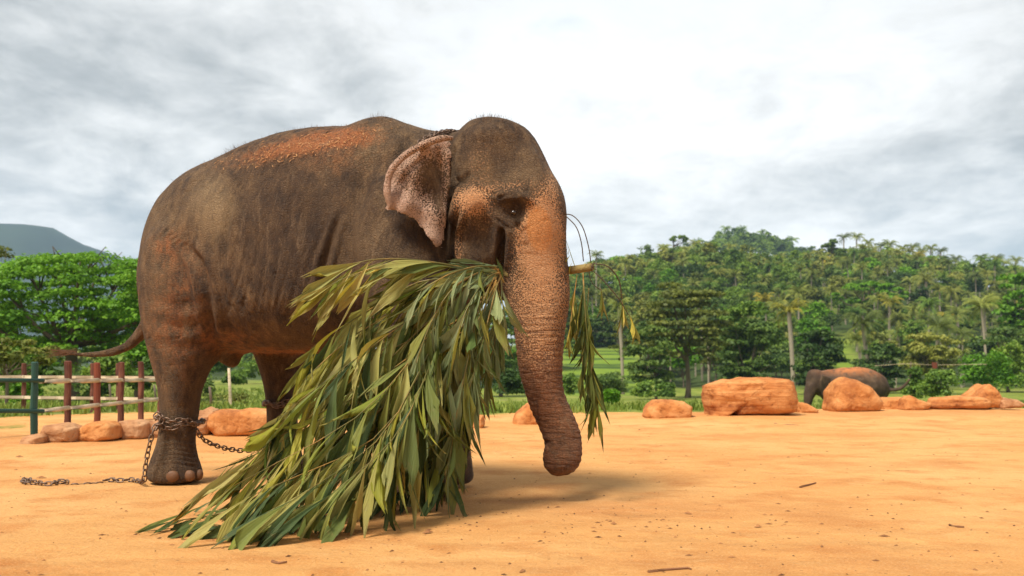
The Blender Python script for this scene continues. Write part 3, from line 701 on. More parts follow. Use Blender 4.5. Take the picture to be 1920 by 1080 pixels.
# ------------------------------------------------------------------ chains
a = N('rusty_chain'); cf = a.noise(60, 4, 0.6)
M['chain'] = a.out(a.mix(cf, (0.10, 0.055, 0.035), (0.24, 0.16, 0.11)), 0.45, a.bump(cf, 0.4, 0.004), spec=0.5, metal=0.5)
def link_mesh(L=0.062, W=0.036, r=0.0062):
    pts = []; n = 12
    for k in range(n):
        t = 2 * math.pi * k / n; x = math.cos(t); y = math.sin(t)
        pts.append(((L - W) / 2 * (1 if x > 0 else -1) * min(1, abs(x) * 3) + W / 2 * x * 0.9, W / 2 * y, 0))
    V = []; Fc = []
    for k in range(n):
        p = Vector(pts[k]); t = (Vector(pts[(k + 1) % n]) - Vector(pts[k - 1])).normalized(); s = Vector((0, 0, 1)); u = t.cross(s)
        for j in range(5):
            b = 2 * math.pi * j / 5; V.append(p + (s * math.cos(b) + u * math.sin(b)) * r)
    for k in range(n):
        for j in range(5): Fc.append([k * 5 + j, k * 5 + (j + 1) % 5, (k + 1) % n * 5 + (j + 1) % 5, (k + 1) % n * 5 + j])
    return mesh('link', V, Fc, M['chain'], True)
LINK = link_mesh()
def chain(paths, label, base, scale=1.0):
    root = empty('chain', base); tag(root, label, 'chain')
    rg = random.Random(3)
    for path in paths:
        p = spline(path, 300); d = np.concatenate([[0], np.cumsum(np.linalg.norm(np.diff(p, axis=0), axis=1))]); step = 0.047 * scale
        roll = rg.random() * 1.5
        for k in range(int(d[-1] / step)):
            s = (k + .5) * step; q = np.array([np.interp(s, d, p[:, i]) for i in range(3)]); q2 = np.array([np.interp(min(s + .02, d[-1]), d, p[:, i]) for i in range(3)])
            q1 = np.array([np.interp(max(s - .02, 0), d, p[:, i]) for i in range(3)])
            t, sd_, up = frame(q2 - q1); roll += math.pi / 2 + rg.uniform(-.35, .35)
            m = Matrix((t, sd_, up)).transposed().to_4x4() @ Matrix.Rotation(roll, 4, 'X')
            o = link('link', LINK, root); m.translation = Vector(q) - root.location; o.matrix_local = m @ Matrix.Scale(scale, 4)
def ankle_path(c, r, z, turns=1.0, tilt=0.02, n=26, wob=.01, start=0):
    return [(c[0] + (r[0] + wob * math.sin(3 * a)) * math.cos(a), c[1] + r[1] * math.sin(a), z + tilt * math.sin(a + 1) + .012 * math.sin(5 * a)) for a in np.linspace(start, start + 2 * math.pi * turns, n)]
cN = (P(301, 790, 8.4) + P(371, 790, 8.4)) / 2; rN = (P(371, 790, 8.4)[0] - P(301, 790, 8.4)[0]) / 2
loopA = ankle_path(cN, (rN + .022, .205), P(335, 795, 8.4)[2], 1.0, .02)
loopB = ankle_path(cN, (rN + .030, .215), P(335, 787, 8.4)[2], 1.0, -.025, start=2)
def gp(x, y): v = PG(x, y); v[2] = float(gz(v[0], v[1])) + .02; return v
hang = [P(302, 792, 8.2), P(291, 800, 8.15), P(284, 820, 8.13), P(277, 850, 8.13), P(272, 880, 8.13), P(270, 900, 8.13), gp(262, 907), gp(245, 904), gp(225, 905), gp(205, 904), gp(190, 906)]
tail = [gp(128, 909), gp(112, 907), gp(98, 911), gp(82, 911), gp(64, 909), gp(50, 909), gp(42, 906), gp(50, 903), gp(62, 906)]
knot = [P(300, 788, 8.2), P(291, 782, 8.2), P(297, 776, 8.2), P(304, 784, 8.18), P(298, 796, 8.17), P(289, 792, 8.18)]
trail = [P(369, 806, 8.35), P(378, 820, 8.42), P(392, 830, 8.5), P(410, 837, 8.6), P(430, 842, 8.72), P(455, 845, 8.85), P(480, 842, 8.95), P(502, 834, 9.0)]
sunk = [gp(x_, y_) - np.array((0, 0, .026)) for x_, y_ in ((192, 906), (175, 907), (158, 908), (142, 909), (128, 909))]
chain([loopA, loopB, hang, knot, tail, trail, sunk], 'rusty chain wrapped round the hind ankle and trailing over the sand', (cN[0], cN[1], 0))
cF = (P(500, 752, 9.1) + P(560, 752, 9.1)) / 2; rF = (P(560, 752, 9.1)[0] - P(500, 752, 9.1)[0]) / 2
chain([ankle_path(cF, (rF + .02, .20), P(500, 752, 9.1)[2], 1.0, .02), ankle_path(cF, (rF + .025, .21), P(500, 760, 9.1)[2], 1.0, -.02)], 'chain round the far hind leg beneath the belly', (cF[0], cF[1], 0))
nk = [P(785, 268, 7.33), P(800, 258, 7.42), P(815, 251, 7.52), P(828, 247.5, 7.62), P(842, 246, 7.72), P(856, 246, 7.85)]
nk2 = [P(808, 258, 7.38), P(822, 250, 7.50), P(836, 246.5, 7.62), P(850, 246, 7.72), P(860, 247, 7.85)]
chain([nk, nk2], 'dark chain lying across the neck just behind the ear', nk[0], 0.9)

# ------------------------------------------------------------------ palm fronds
def mat_leaf(name, stops, back, trans=0.28):
    a = N(name); oi = a.node('ShaderNodeObjectInfo').outputs['Random']
    vein = a.noise(1.0, 3, 0.6, a.mapping((1.2, 55, 1))); big = a.noise(2.5, 3, 0.6)
    f = a.math('ADD', a.math('MULTIPLY', oi, 0.62), a.math('ADD', a.math('MULTIPLY', vein, 0.30), a.math('MULTIPLY', big, 0.10)))
    c = a.ramp(f, stops)
    c = a.mix(a.math('MULTIPLY', a.range(a.noise(7, 5, 0.7), 0.60, 0.70), 0.6), c, (0.28, 0.17, 0.06))
    sx_ = a.node('ShaderNodeSeparateXYZ'); a.t.links.new(a.tc.outputs['Object'], sx_.inputs[0])
    tip = a.math('ADD', sx_.outputs[0], a.math('MULTIPLY', a.math('SUBTRACT', vein, 0.5), 0.9))
    c = a.mix(a.math('MULTIPLY', a.range(tip, 0.84, 1.05), a.range(oi, 0.3, 0.6, 0.1, 0.75)), c, (0.30, 0.19, 0.07))
    geo = a.node('ShaderNodeNewGeometry').outputs['Backfacing']
    c = a.mix(a.math('MULTIPLY', geo, 0.55), c, back)
    return a.out(c, a.range(vein, .3, .7, .40, .62), a.bump(vein, 0.8, 0.012), spec=0.2, trans=trans)
M['lf_green'] = mat_leaf('leaflet_green', [(0.15, (0.048, 0.078, 0.012)), (0.38, (0.120, 0.162, 0.022)), (0.60, (0.252, 0.276, 0.036)), (0.85, (0.456, 0.396, 0.066))], (0.16, 0.19, 0.06))
M['lf_yellow'] = mat_leaf('leaflet_yellow_green', [(0.15, (0.173, 0.184, 0.017)), (0.40, (0.324, 0.313, 0.032)), (0.62, (0.475, 0.410, 0.054)), (0.85, (0.648, 0.497, 0.130))], (0.34, 0.33, 0.14))
M['lf_grey'] = mat_leaf('leaflet_grey_green', [(0.15, (0.063, 0.109, 0.029)), (0.40, (0.138, 0.201, 0.052)), (0.62, (0.253, 0.322, 0.103)), (0.85, (0.460, 0.506, 0.253))], (0.26, 0.30, 0.16))
M['lf_deep'] = mat_leaf('leaflet_deep_green', [(0.15, (0.024, 0.038, 0.005)), (0.40, (0.052, 0.074, 0.008)), (0.62, (0.10, 0.12, 0.014)), (0.85, (0.19, 0.18, 0.03))], (0.08, 0.13, 0.05))
a = N('frond_stem'); sf = a.noise(4, 4, 0.6); M['stem'] = a.out(a.ramp(sf, [(0.3, (0.07, 0.09, 0.02)), (0.5, (0.16, 0.13, 0.03)), (0.68, (0.42, 0.22, 0.05))]), 0.5, spec=0.4)
a = N('cut_stem'); M['stump'] = a.out(a.mix(a.noise(30, 5), (0.13, 0.07, 0.03), (0.38, 0.30, 0.10)), 0.8, a.bump(a.noise(40, 4), .8, .01))
a = N('dry_string'); M['string'] = a.out((0.06, 0.035, 0.015), 0.6)

def leaflet_mesh(rg, droop, wide, jag, mat, twist=0.0, fold=0.35):
    """fishtail leaflet of length 1: narrow at its base, pleated, cut off slantwise with a ragged end"""
    nu, nv = 8, 7; V = []; Fc = []
    skew = rg.uniform(.12, .38) * rg.choice((-1, 1)); teeth = [rg.uniform(-jag, jag) for _ in range(nv)]; bend = rg.uniform(-.18, .18)
    for i in range(nu):
        t = i / (nu - 1)
        wd = wide * (0.05 + 0.95 * min(1, (t / .68)) ** 1.2) * (1 - 0.72 * max(0, (t - .70) / .30) ** 1.3)
        for j in range(nv):
            s = j / (nv - 1) * 2 - 1
            x = t * (1 + (skew * s + teeth[j] * (1 if j % 2 else -.6)) * t ** 3 * .75)
            y = wd * .5 * s + bend * t * t; z = (abs(s) - .5) * wd * fold + (0.02 if j % 2 else -.02) * wide * 3 * t
            ang = twist * t; y, z = y * math.cos(ang) - z * math.sin(ang), y * math.sin(ang) + z * math.cos(ang)
            th = droop * x; zz = -math.sin(th) * x * .5; V.append((x * (math.cos(th) * .35 + .65), y, z + zz))
    for i in range(nu - 1):
        for j in range(nv - 1): a_ = i * nv + j; Fc.append([a_, a_ + 1, a_ + nv + 1, a_ + nv])
    me = mesh('leaflet', V, Fc, mat, True); return me
LF = {}
for key in ('green', 'yellow', 'grey', 'deep'):
    rg = random.Random(key)
    LF[key] = [leaflet_mesh(rg, rg.choice((.15, .4, .7, 1.0)), rg.choice((.06, .08, .10, .12, .15, .18, .21, .24)) , rg.uniform(.15, .42), M['lf_' + key], rg.uniform(-.6, .6), rg.uniform(.15, .55)) for _ in range(16)]

frond_n = 0
def branch(root, path, n, length, kinds, rg, r0=.010, r1=.004, side=.55, down=.55, start=.08, screen=(0, 0), lenj=.2, both=True, spread=.5, flat=.5, tipl=.75, endfan=True, cap=None):
    """a stem along path (world points) with n leaflets in two rows"""
    p = spline(path, 60); d = np.concatenate([[0], np.cumsum(np.linalg.norm(np.diff(p, axis=0), axis=1))]); L = d[-1]
    b = np.array(root.location)
    V, Fc = tube(spline(path, 14) - b, np.linspace(r0 * .8, r1 * .7, 14), 6)
    br = link('branch', mesh('branch', V, Fc, M['stem'], True), root)
    for k in range(n):
        s = L * (start + (1 - start) * (k / max(n - 1, 1))) if n > 1 else L
        s = min(s + rg.uniform(-.3, .3) * L / n, L)
        q = np.array([np.interp(s, d, p[:, i]) for i in range(3)]); q2 = np.array([np.interp(min(s + .03, L), d, p[:, i]) for i in range(3)]); q1 = np.array([np.interp(max(s - .05, 0), d, p[:, i]) for i in range(3)])
        t = Vector(q2 - q1).normalized()
        view = (Vector(q) - Vector((0, 0, HC))).normalized()
        sd_ = t.cross(view).normalized()                       # across the stem, seen face on
        sg = 1 if k % 2 else -1
        u = s / L
        ln = length * rg.uniform(1 - lenj, 1 + lenj) * (1 - (1 - tipl) * u)
        dr = t * rg.uniform(.7, 1.1) + sd_ * sg * side * rg.uniform(.4, 1.3) * (1 - .5 * u) + Vector((0, 0, -1)) * down * rg.uniform(.5, 1.4) + Vector((rg.gauss(0, 1), rg.gauss(0, 1), rg.gauss(0, 1))) * .16 * spread
        dr.normalize()
        nrm = (-view * rg.uniform(.2, 1.0) + Vector((0, 0, 1)) * flat * rg.uniform(0, 1.4) + Vector((rg.gauss(0, 1), rg.gauss(0, 1), rg.gauss(0, 1))) * .5)
        nrm = (nrm - dr * nrm.dot(dr)).normalized()
        if nrm.z < 0 and rg.random() < .5: nrm = -nrm
        # keep the tip above the sand
        zt = q[2] + dr.z * ln
        if zt < .03 and dr.z < 0:
            need = (max(q[2], .05) - .03) / ln; dr.z = -min(need, .95); h = math.hypot(dr.x, dr.y); k2 = math.sqrt(max(1 - dr.z ** 2, .01)) / max(h, 1e-6); dr.x *= k2; dr.y *= k2
            dr.normalize(); nrm = (Vector((0, 0, 1)) * .8 - view * .4); nrm = (nrm - dr * nrm.dot(dr)).normalized()
        y = nrm.cross(dr)
        m = Matrix((dr, y, nrm)).transposed().to_4x4()
        m = m @ Matrix.Diagonal((ln, ln * rg.uniform(.8, 1.15), ln, 1)); m.translation = Vector(q - b)
        kd = rg.choice(kinds); o = link('leaflet', rg.choice(LF[kd]), br); o.matrix_local = m
    return br
def pth(*pts): return [P(*p) for p in pts]
def frond(label, base, group='palm fronds carried by the elephant'):
    e = empty('palm_frond', base); tag(e, label, 'palm frond', group); return e
rg = random.Random(11)
# 1 pale yellow-green frond arching out over the belly
f1 = frond('yellow-green palm frond arching high in front of the belly', P(900, 505, 7.1))
Y = ['yellow'] * 4 + ['green']
branch(f1, pth((925, 512, 7.1), (860, 500, 6.9), (800, 490, 6.75), (735, 485, 6.65), (680, 490, 6.6), (640, 506, 6.58)), 22, .46, Y, rg, .010, .004, .35, .55, tipl=.85, spread=.5)
branch(f1, pth((860, 502, 6.95), (790, 497, 6.8), (720, 498, 6.62), (650, 520, 6.52), (610, 540, 6.5)), 16, .42, Y, rg, .008, .003, .3, .45, tipl=.7)
# broad fishtail tips at its end
for (x, y, tx, ty, ln, wd) in ((655, 500, 538, 572, .48, .9), (650, 512, 536, 602, .44, .95), (640, 515, 562, 622, .44, 1.25), (640, 520, 590, 625, .42, 1.2), (660, 505, 600, 600, .42, 1.0), (690, 495, 640, 590, .42, 1.1)):
    br = [c for c in f1.children][0]
    A = P(x, y, 6.55); B = P(tx, ty, 6.45); dr = Vector(B - A); ln = dr.length; dr.normalize(); nrm = Vector((.25, -.9, .35)); nrm = (nrm - dr * nrm.dot(dr)).normalized()
    m = Matrix((dr, nrm.cross(dr), nrm)).transposed().to_4x4() @ Matrix.Diagonal((ln * .92, ln * wd, ln, 1)); m.translation = Vector(A) - f1.location
    o = link('leaflet', LF['yellow'][rg.choice((3, 7, 9, 12))], br); o.matrix_local = m
# 2 main fall of leaves down to the sand
f2 = frond('broad olive palm frond whose leaves sweep down to the sand', P(925, 530, 7.1))
Gm = ['green'] * 5 + ['yellow'] * 4 + ['deep'] * 2
D0 = 6.95
specs = [
    ((740, 560), (640, 600), (585, 652), 6.5, 28), ((760, 580), (660, 640), (566, 715), 6.35, 28), ((770, 600), (650, 690), (520, 782), 6.2, 30),
    ((790, 610), (670, 740), (470, 850), 6.05, 32), ((800, 620), (680, 760), (440, 910), 5.85, 32), ((810, 630), (700, 800), (470, 930), 5.7, 32),
    ((815, 640), (720, 820), (530, 950), 5.65, 30), ((830, 640), (745, 820), (600, 945), 5.75, 30), ((840, 650), (775, 820), (670, 930), 6.0, 28),
    ((790, 640), (600, 790), (430, 870), 6.0, 26), ((760, 650), (600, 730), (515, 795), 6.15, 24)]
for (m1, m2, en, De, n) in specs:
    j = lambda s: rg.uniform(-s, s)
    Dm = (D0 * .55 + De * .45); path = [P(930, 520 + j(14), D0 + .1), P(m1[0] + 60 + j(12), m1[1] - 32 + j(12), D0 - .05), P(m1[0] + j(12), m1[1] + j(12), Dm + .25 + j(.06)), P(m2[0] + j(14), m2[1] + j(14), (Dm + De) / 2 + j(.1)), P(en[0], en[1], De)]
    branch(f2, path, n + 6, .47, Gm, rg, .010, .002, .38, .72, start=.14, tipl=.95, spread=.75)
# 3 second, darker frond behind it, reaching furthest to the left on the ground
f3 = frond('dark green palm frond trailing flat on the sand at the far tip', P(700, 700, 6.9))
Gd = ['deep'] * 5 + ['green'] * 2
def gD(x, y): return PG(x, y)[1]
branch(f3, [P(880, 600, 7.0), P(700, 780, 6.5), P(540, 900, 6.1), P(420, 960, gD(420, 975)), PG(330, 992) + np.array((0, 0, .05))], 46, .36, Gd, rg, .012, .004, .5, .6, start=.25, tipl=.75, spread=.8)
branch(f3, [P(880, 620, 7.0), P(740, 800, 6.6), P(600, 930, 6.2), P(480, 985, 5.9), PG(400, 1000) + np.array((0, 0, .05))], 42, .36, Gd, rg, .012, .004, .5, .6, start=.3, tipl=.8, spread=.8)
branch(f3, [P(890, 640, 7.1), P(800, 800, 6.9), P(720, 900, 6.75), P(650, 955, 6.6), PG(600, 965) + np.array((0, 0, .06))], 36, .36, Gd, rg, .012, .004, .6, .7, start=.25, tipl=.8, spread=.8)
branch(f3, [P(900, 640, 7.1), P(850, 780, 7.0), P(800, 880, 6.9), P(760, 925, 6.8), P(735, 940, 6.75)], 34, .38, Gd, rg, .012, .004, .6, .8, start=.2, tipl=.9, spread=.8)
branch(f3, [P(900, 650, 7.1), P(870, 780, 6.9), P(840, 870, 6.75), P(830, 905, 6.7)], 30, .36, Gd, rg, .012, .004, .6, .9, start=.2, tipl=.9, spread=.8)
for (x_, y_, dx_) in ((830, 800, 6.75), (800, 810, 6.72), (770, 800, 6.7), (740, 800, 6.65), (705, 810, 6.6), (670, 830, 6.5), (850, 780, 6.8)):
    e_ = PG(x_ + rg.uniform(-25, 5), 955 + rg.uniform(-5, 8))
    branch(f3, [P(x_ + 50, y_ - 190, 7.05), P(x_ + 25, y_ - 90, 6.95), P(x_, y_, dx_), P(x_ - 5, y_ + 75, e_[1] + .02)], 22, .34, ['deep'] * 3 + ['green'] * 3 + ['grey'], rg, .008, .003, .35, .9, start=.1, tipl=1.0, spread=.5)
branch(f3, [P(820, 640, 7.15), P(690, 760, 6.9), P(590, 860, 6.8), P(520, 930, 6.6)], 40, .38, Gd, rg, .012, .004, .6, .7, start=.1, tipl=.9, spread=.9)
# flat tips on the sand
br3 = [c for c in f3.children][0]
for (x, y, tx, ty, kd) in ((360, 985, 262, 1000, 'green'), (350, 990, 275, 1004, 'deep'), (380, 975, 305, 985, 'green'), (400, 970, 315, 962, 'grey'), (430, 995, 300, 1012, 'deep'), (450, 1000, 340, 1015, 'green'), (410, 960, 345, 962, 'grey'), (560, 990, 445, 1028, 'green'),
                           (600, 985, 500, 1013, 'deep'), (520, 985, 400, 1010, 'deep'), (640, 975, 575, 1005, 'green')):
    A = PG(x, y) + np.array((0, 0, .09)); B = PG(tx, ty) + np.array((0, 0, .015)); dr = Vector(B - A); ln = dr.length; dr.normalize(); nrm = Vector((rg.uniform(-.2, .2), -.5, .8)); nrm = (nrm - dr * nrm.dot(dr)).normalized()
    m = Matrix((dr, nrm.cross(dr), nrm)).transposed().to_4x4() @ Matrix.Diagonal((ln, ln * .8, ln, 1)); m.translation = Vector(A) - f3.location
    o = link('leaflet', LF[kd][rg.choice((1, 4, 6, 10))], br3); o.matrix_local = m
# 4 grey-green frond hanging steeply beside the trunk
f4 = frond('grey-green palm frond hanging steeply from the mouth beside the trunk', P(930, 510, 7.05))
Gg = ['grey'] * 5 + ['green'] * 2
for (path, n) in ((pth((935, 505, 7.0), (900, 510, 6.8), (850, 540, 6.6), (810, 600, 6.5), (780, 680, 6.4)), 24), (pth((940, 510, 7.0), (915, 520, 6.8), (880, 570, 6.6), (850, 650, 6.5), (830, 740, 6.45)), 28),
                  (pth((940, 515, 7.0), (930, 540, 6.85), (915, 600, 6.7), (895, 680, 6.6), (870, 760, 6.55)), 28), (pth((940, 520, 7.0), (940, 560, 6.9), (930, 630, 6.8), (912, 700, 6.75)), 20),
                  (pth((930, 500, 6.95), (890, 500, 6.75), (840, 515, 6.6), (790, 545, 6.5)), 18), (pth((900, 560, 6.75), (880, 660, 6.6), (855, 780, 6.5), (845, 860, 6.5)), 26)):
    branch(f4, path, n, .34, Gg, rg, .009, .003, .45, .75, start=.08, tipl=1.0, spread=.7)
# tuft of narrow leaflets at the mouth
brt = branch(f4, pth((945, 530, 7.0), (935, 510, 6.98), (925, 498, 6.95)), 4, .2, ['grey'], rg)
for k in range(16):
    A = P(938 + rg.uniform(-6, 4), 505 + rg.uniform(-8, 20), 6.9); B = P(rg.uniform(845, 905), rg.uniform(468, 530), 6.75); dr = Vector(B - A); ln = dr.length; dr.normalize(); nrm = Vector((0, -.8, .5)); nrm = (nrm - dr * nrm.dot(dr)).normalized()
    m = Matrix((dr, nrm.cross(dr), nrm)).transposed().to_4x4() @ Matrix.Diagonal((ln, ln * .4, ln, 1)); m.translation = Vector(A) - f4.location
    o = link('leaflet', rg.choice(LF['grey']), brt); o.matrix_local = m
# 5 piece hanging on the other side of the trunk, with the cut stem through the mouth
f5 = frond('cut palm stem held through the mouth, its leaves dangling right of the trunk', P(1100, 505, 7.2))
b5 = Vector(f5.location)
V_, F_ = tube([Vector(P(950, 510, 7.32)) - b5, Vector(P(1010, 508, 7.75)) - b5, Vector(P(1060, 508, 7.55)) - b5, Vector(P(1108, 501, 7.22)) - b5], [.035, .034, .032, .030], 10)
stem5 = link('stem', mesh('stem', V_, F_, M['stump'], True), f5)
g = G()
for k in range(16):       # frayed end
    A = P(1108, 501, 7.2); dd = np.array((rg.uniform(.2, 1), rg.uniform(-.5, .5), rg.uniform(-.8, .8))); g.add(*tube([A - b5 + dd * .01, A - b5 + dd * rg.uniform(.03, .06)], [.004, .0015], 4))
link('frayed_end', mesh('frayed_end', g.verts(), g.F, M['string']), f5)
def string(pts, r=.004):
    V, Fc = tube(spline(pts, 24) - np.array(b5), r, 5); link('string', mesh('string', V, Fc, M['string'], True), f5)
string(pth((1108, 492, 7.22), (1103, 460, 7.22), (1092, 425, 7.22), (1075, 405, 7.25), (1058, 401, 7.35)))
string(pth((1094, 490, 7.22), (1090, 455, 7.2), (1080, 425, 7.2), (1060, 404, 7.3)))
string(pth((1112, 494, 7.2), (1140, 500, 7.15), (1160, 525, 7.15), (1166, 560, 7.15)), .0045)
string(pth((1112, 508, 7.2), (1130, 525, 7.15), (1160, 560, 7.12), (1178, 590, 7.12)), .004)
string(pth((1104, 508, 7.2), (1110, 530, 7.2), (1128, 545, 7.2)), .003)
Dd = ['deep'] * 3 + ['green'] * 2
branch(f5, pth((1093, 512, 7.2), (1096, 560, 7.15), (1100, 620, 7.12), (1108, 690, 7.1), (1115, 740, 7.1)), 44, .30, Dd, rg, .007, .003, .32, .9, start=.10, tipl=1.0, spread=.35, flat=.1)
branch(f5, pth((1082, 515, 7.25), (1078, 545, 7.25), (1072, 590, 7.22), (1068, 630, 7.2)), 12, .22, ['yellow', 'green'], rg, .005, .002, .25, .9, start=.2, spread=.3, flat=.1)
branch(f5, pth((1104, 540, 7.2), (1100, 600, 7.16), (1094, 660, 7.15), (1092, 710, 7.15)), 20, .24, Dd, rg, .005, .002, .35, .9, start=.2, spread=.35, flat=.1)
for (pp, n, ln) in ((pth((1166, 555, 7.15), (1168, 575, 7.15)), 5, .26), (pth((1178, 588, 7.12), (1186, 600, 7.12)), 5, .20), (pth((1126, 540, 7.2), (1130, 555, 7.2)), 4, .22), (pth((1078, 500, 7.25), (1068, 470, 7.3), (1062, 452, 7.35)), 5, .12)):
    branch(f5, pp, n, ln, ['yellow', 'green', 'deep'], rg, .004, .002, .12, 1.2, start=.2, spread=.2, flat=.1)

# ------------------------------------------------------------------ rocks
def rock(name_label, outline, D, depth, mat='rock', seed=0, rough=.02, group=None, cuts=0, cat='rock'):
    """boulder with the pixel outline, real thickness `depth` in metres; its foot is sunk a little"""
    o = np.array(outline, float); c = o.mean(0); k = D / F
    rgn = random.Random(seed)
    n, m = 90, 40; rings = []
    ang = np.linspace(0, 2 * math.pi, n, endpoint=False); dirs = np.stack([np.cos(ang), np.sin(ang)], 1); R = []
    for dx, dy in dirs:
        best = 0
        for i in range(len(o)):
            a_, b_ = o[i] - c, o[(i + 1) % len(o)] - c; e = b_ - a_; den_ = dx * e[1] - dy * e[0]
            if abs(den_) < 1e-9: continue
            t = (a_[0] * e[1] - a_[1] * e[0]) / den_; s = (a_[0] * dy - a_[1] * dx) / den_
            if t > 0 and -1e-6 <= s <= 1 + 1e-6: best = max(best, t)
        R.append(best)
    R = np.array(R); R = .12 * np.roll(R, 1) + .76 * R + .12 * np.roll(R, -1)
    C = P(c[0], c[1], D)
    for i in range(1, m):
        ph = -math.pi / 2 + math.pi * i / m; sc = max(math.cos(ph), 0) ** .45; dp = np.sign(math.sin(ph)) * abs(math.sin(ph)) ** .62 * depth / 2
        rings.append([(C[0] + dirs[j][0] * R[j] * k * sc, C[1] + dp, C[2] - dirs[j][1] * R[j] * k * sc) for j in range(n)])
    V, Fc = loft(rings)
    cuts_n = []
    for _ in range(cuts):
        nv = Vector((rgn.uniform(-1, 1), rgn.uniform(-1.2, -.2), rgn.uniform(-.2, 1))).normalized(); cuts_n.append((nv, rgn.uniform(.72, .9)))
    sx = R.max() * k; V2 = []
    for p in V:
        p = Vector(p); q = p - Vector(C)
        for nv, lim in cuts_n:
            ext = lim * (abs(nv.x) * sx + abs(nv.y) * depth / 2 + abs(nv.z) * sx * .5); dd = q.dot(nv)
            if dd > ext: q -= nv * (dd - ext)
        p = Vector(C) + q
        nn = noise.noise(p * 2.2 + Vector((seed, 0, 0))) * rough * 1.6 - rough * 1.3 * max(0, .10 - abs(noise.noise(p * 3.3 + Vector((0, 3 * seed, 0))))) / .3 + noise.noise(p * 6 + Vector((0, seed, 0))) * rough + noise.noise(p * 17) * rough * .4
        if mat == 'rock': nn += rough * 1.5 * noise.noise(Vector((p.x * .9, p.y * .9, p.z * 11 + seed)))
        V2.append(p + (q.normalized() if q.length > 1e-6 else Vector((0, 0, 1))) * nn)
    V2 = np.array(V2); base = np.array((C[0], C[1], float(gz(C[0], C[1]))))
    ob = link('boulder', mesh('boulder', V2 - base, Fc, M[mat], True), None, base); tag(ob, name_label, cat, group or 'boulders edging the sand'); return ob
rock('long flat-topped orange slab with layered sides, largest rock', [(1318, 722), (1345, 714), (1400, 710), (1470, 711), (1482, 718), (1490, 740), (1491, 774), (1400, 777), (1374, 778), (1368, 767), (1347, 767), (1338, 790), (1326, 783), (1320, 750)], 18.6, 1.1, 'rock', 1, .030)
rock('low rounded orange boulder left of the long slab', [(1205, 780), (1210, 764), (1224, 750), (1245, 747), (1280, 752), (1298, 764), (1301, 776), (1292, 788), (1240, 789), (1216, 790)], 18.2, .75, 'rock_plain', 2, .02, cuts=2)
rock('small orange wedge of rock against the right end of the slab', [(1488, 752), (1508, 756), (1528, 768), (1526, 774), (1488, 776)], 19.6, .7, 'rock_plain', 3, .02)
rock('tall humped orange boulder hiding the distant elephant', [(1548, 766), (1552, 735), (1562, 718), (1580, 708), (1602, 712), (1630, 730), (1646, 750), (1646, 770), (1600, 774), (1552, 774)], 20.2, 1.0, 'rock_plain', 4, .025, cuts=4)
rock('flat low orange rock right of the humped boulder', [(1640, 752), (1660, 746), (1695, 745), (1700, 770), (1645, 774)], 20.8, .8, 'rock_plain', 5, .02)
rock('small peaked orange rock between two flat rocks', [(1688, 768), (1692, 748), (1701, 741), (1715, 748), (1742, 758), (1736, 768), (1700, 771)], 20.2, .6, 'rock_plain', 6, .02, cuts=3)
rock('long low orange slab with a shaded face before the pyramid', [(1738, 762), (1748, 746), (1790, 744), (1840, 744), (1852, 752), (1850, 766), (1745, 768)], 20.4, .7, 'rock', 7, .02)
rock('pointed pyramid-shaped orange rock', [(1800, 752), (1822, 734), (1844, 719), (1852, 724), (1870, 748), (1868, 764), (1810, 766)], 20.9, .9, 'rock_plain', 8, .025, cuts=4)
rock('pale flat rock at the right end of the row', [(1868, 750), (1880, 745), (1900, 748), (1914, 758), (1908, 765), (1868, 766)], 20.6, .6, 'rock_brown', 9, .02)
rock('sloping orange rock partly behind the trunk', [(958, 800), (966, 776), (985, 758), (1000, 752), (1040, 760), (1070, 790), (1060, 802), (990, 804)], 17.0, .8, 'rock_plain', 10, .022, cuts=2)
rock('small orange rock at the lower edge of the leaves', [(880, 790), (890, 780), (906, 780), (909, 795), (904, 808), (880, 808)], 15.8, .5, 'rock_plain', 11, .02)
rock('small flat brown rock beside the green post', [(42, 828), (48, 817), (75, 815), (86, 818), (84, 832), (60, 838), (44, 837)], 12.4, .4, 'rock_brown', 12, .02, cuts=2)
rock('blocky brown rock right of the green post', [(88, 808), (92, 798), (130, 796), (148, 802), (150, 828), (120, 833), (90, 832)], 12.7, .5, 'rock_brown', 13, .02, cuts=2)
rock('rounded orange rock, tallest below the fence', [(148, 815), (160, 798), (185, 788), (208, 789), (221, 798), (222, 822), (195, 829), (152, 829)], 12.9, .55, 'rock_plain', 14, .02, cuts=2)
rock('square brown rock just left of the chained ankle', [(220, 800), (226, 790), (262, 789), (276, 795), (278, 820), (250, 826), (222, 824)], 13.3, .5, 'rock_brown', 15, .02, cuts=2)
rock('brown rock mostly hidden by the chained ankle', [(274, 800), (282, 788), (310, 786), (335, 792), (345, 818), (300, 824), (276, 822)], 13.6, .5, 'rock_brown', 16, .02)
rock('narrow brown rock right of the chained ankle', [(360, 800), (370, 770), (390, 762), (404, 768), (408, 800), (400, 816), (365, 818)], 14.0, .6, 'rock_brown', 17, .02, cuts=1)
rock('broad orange block under the belly', [(394, 800), (398, 776), (420, 767), (470, 766), (520, 770), (530, 800), (522, 816), (410, 818)], 13.9, .7, 'rock_plain', 18, .022, cuts=2)

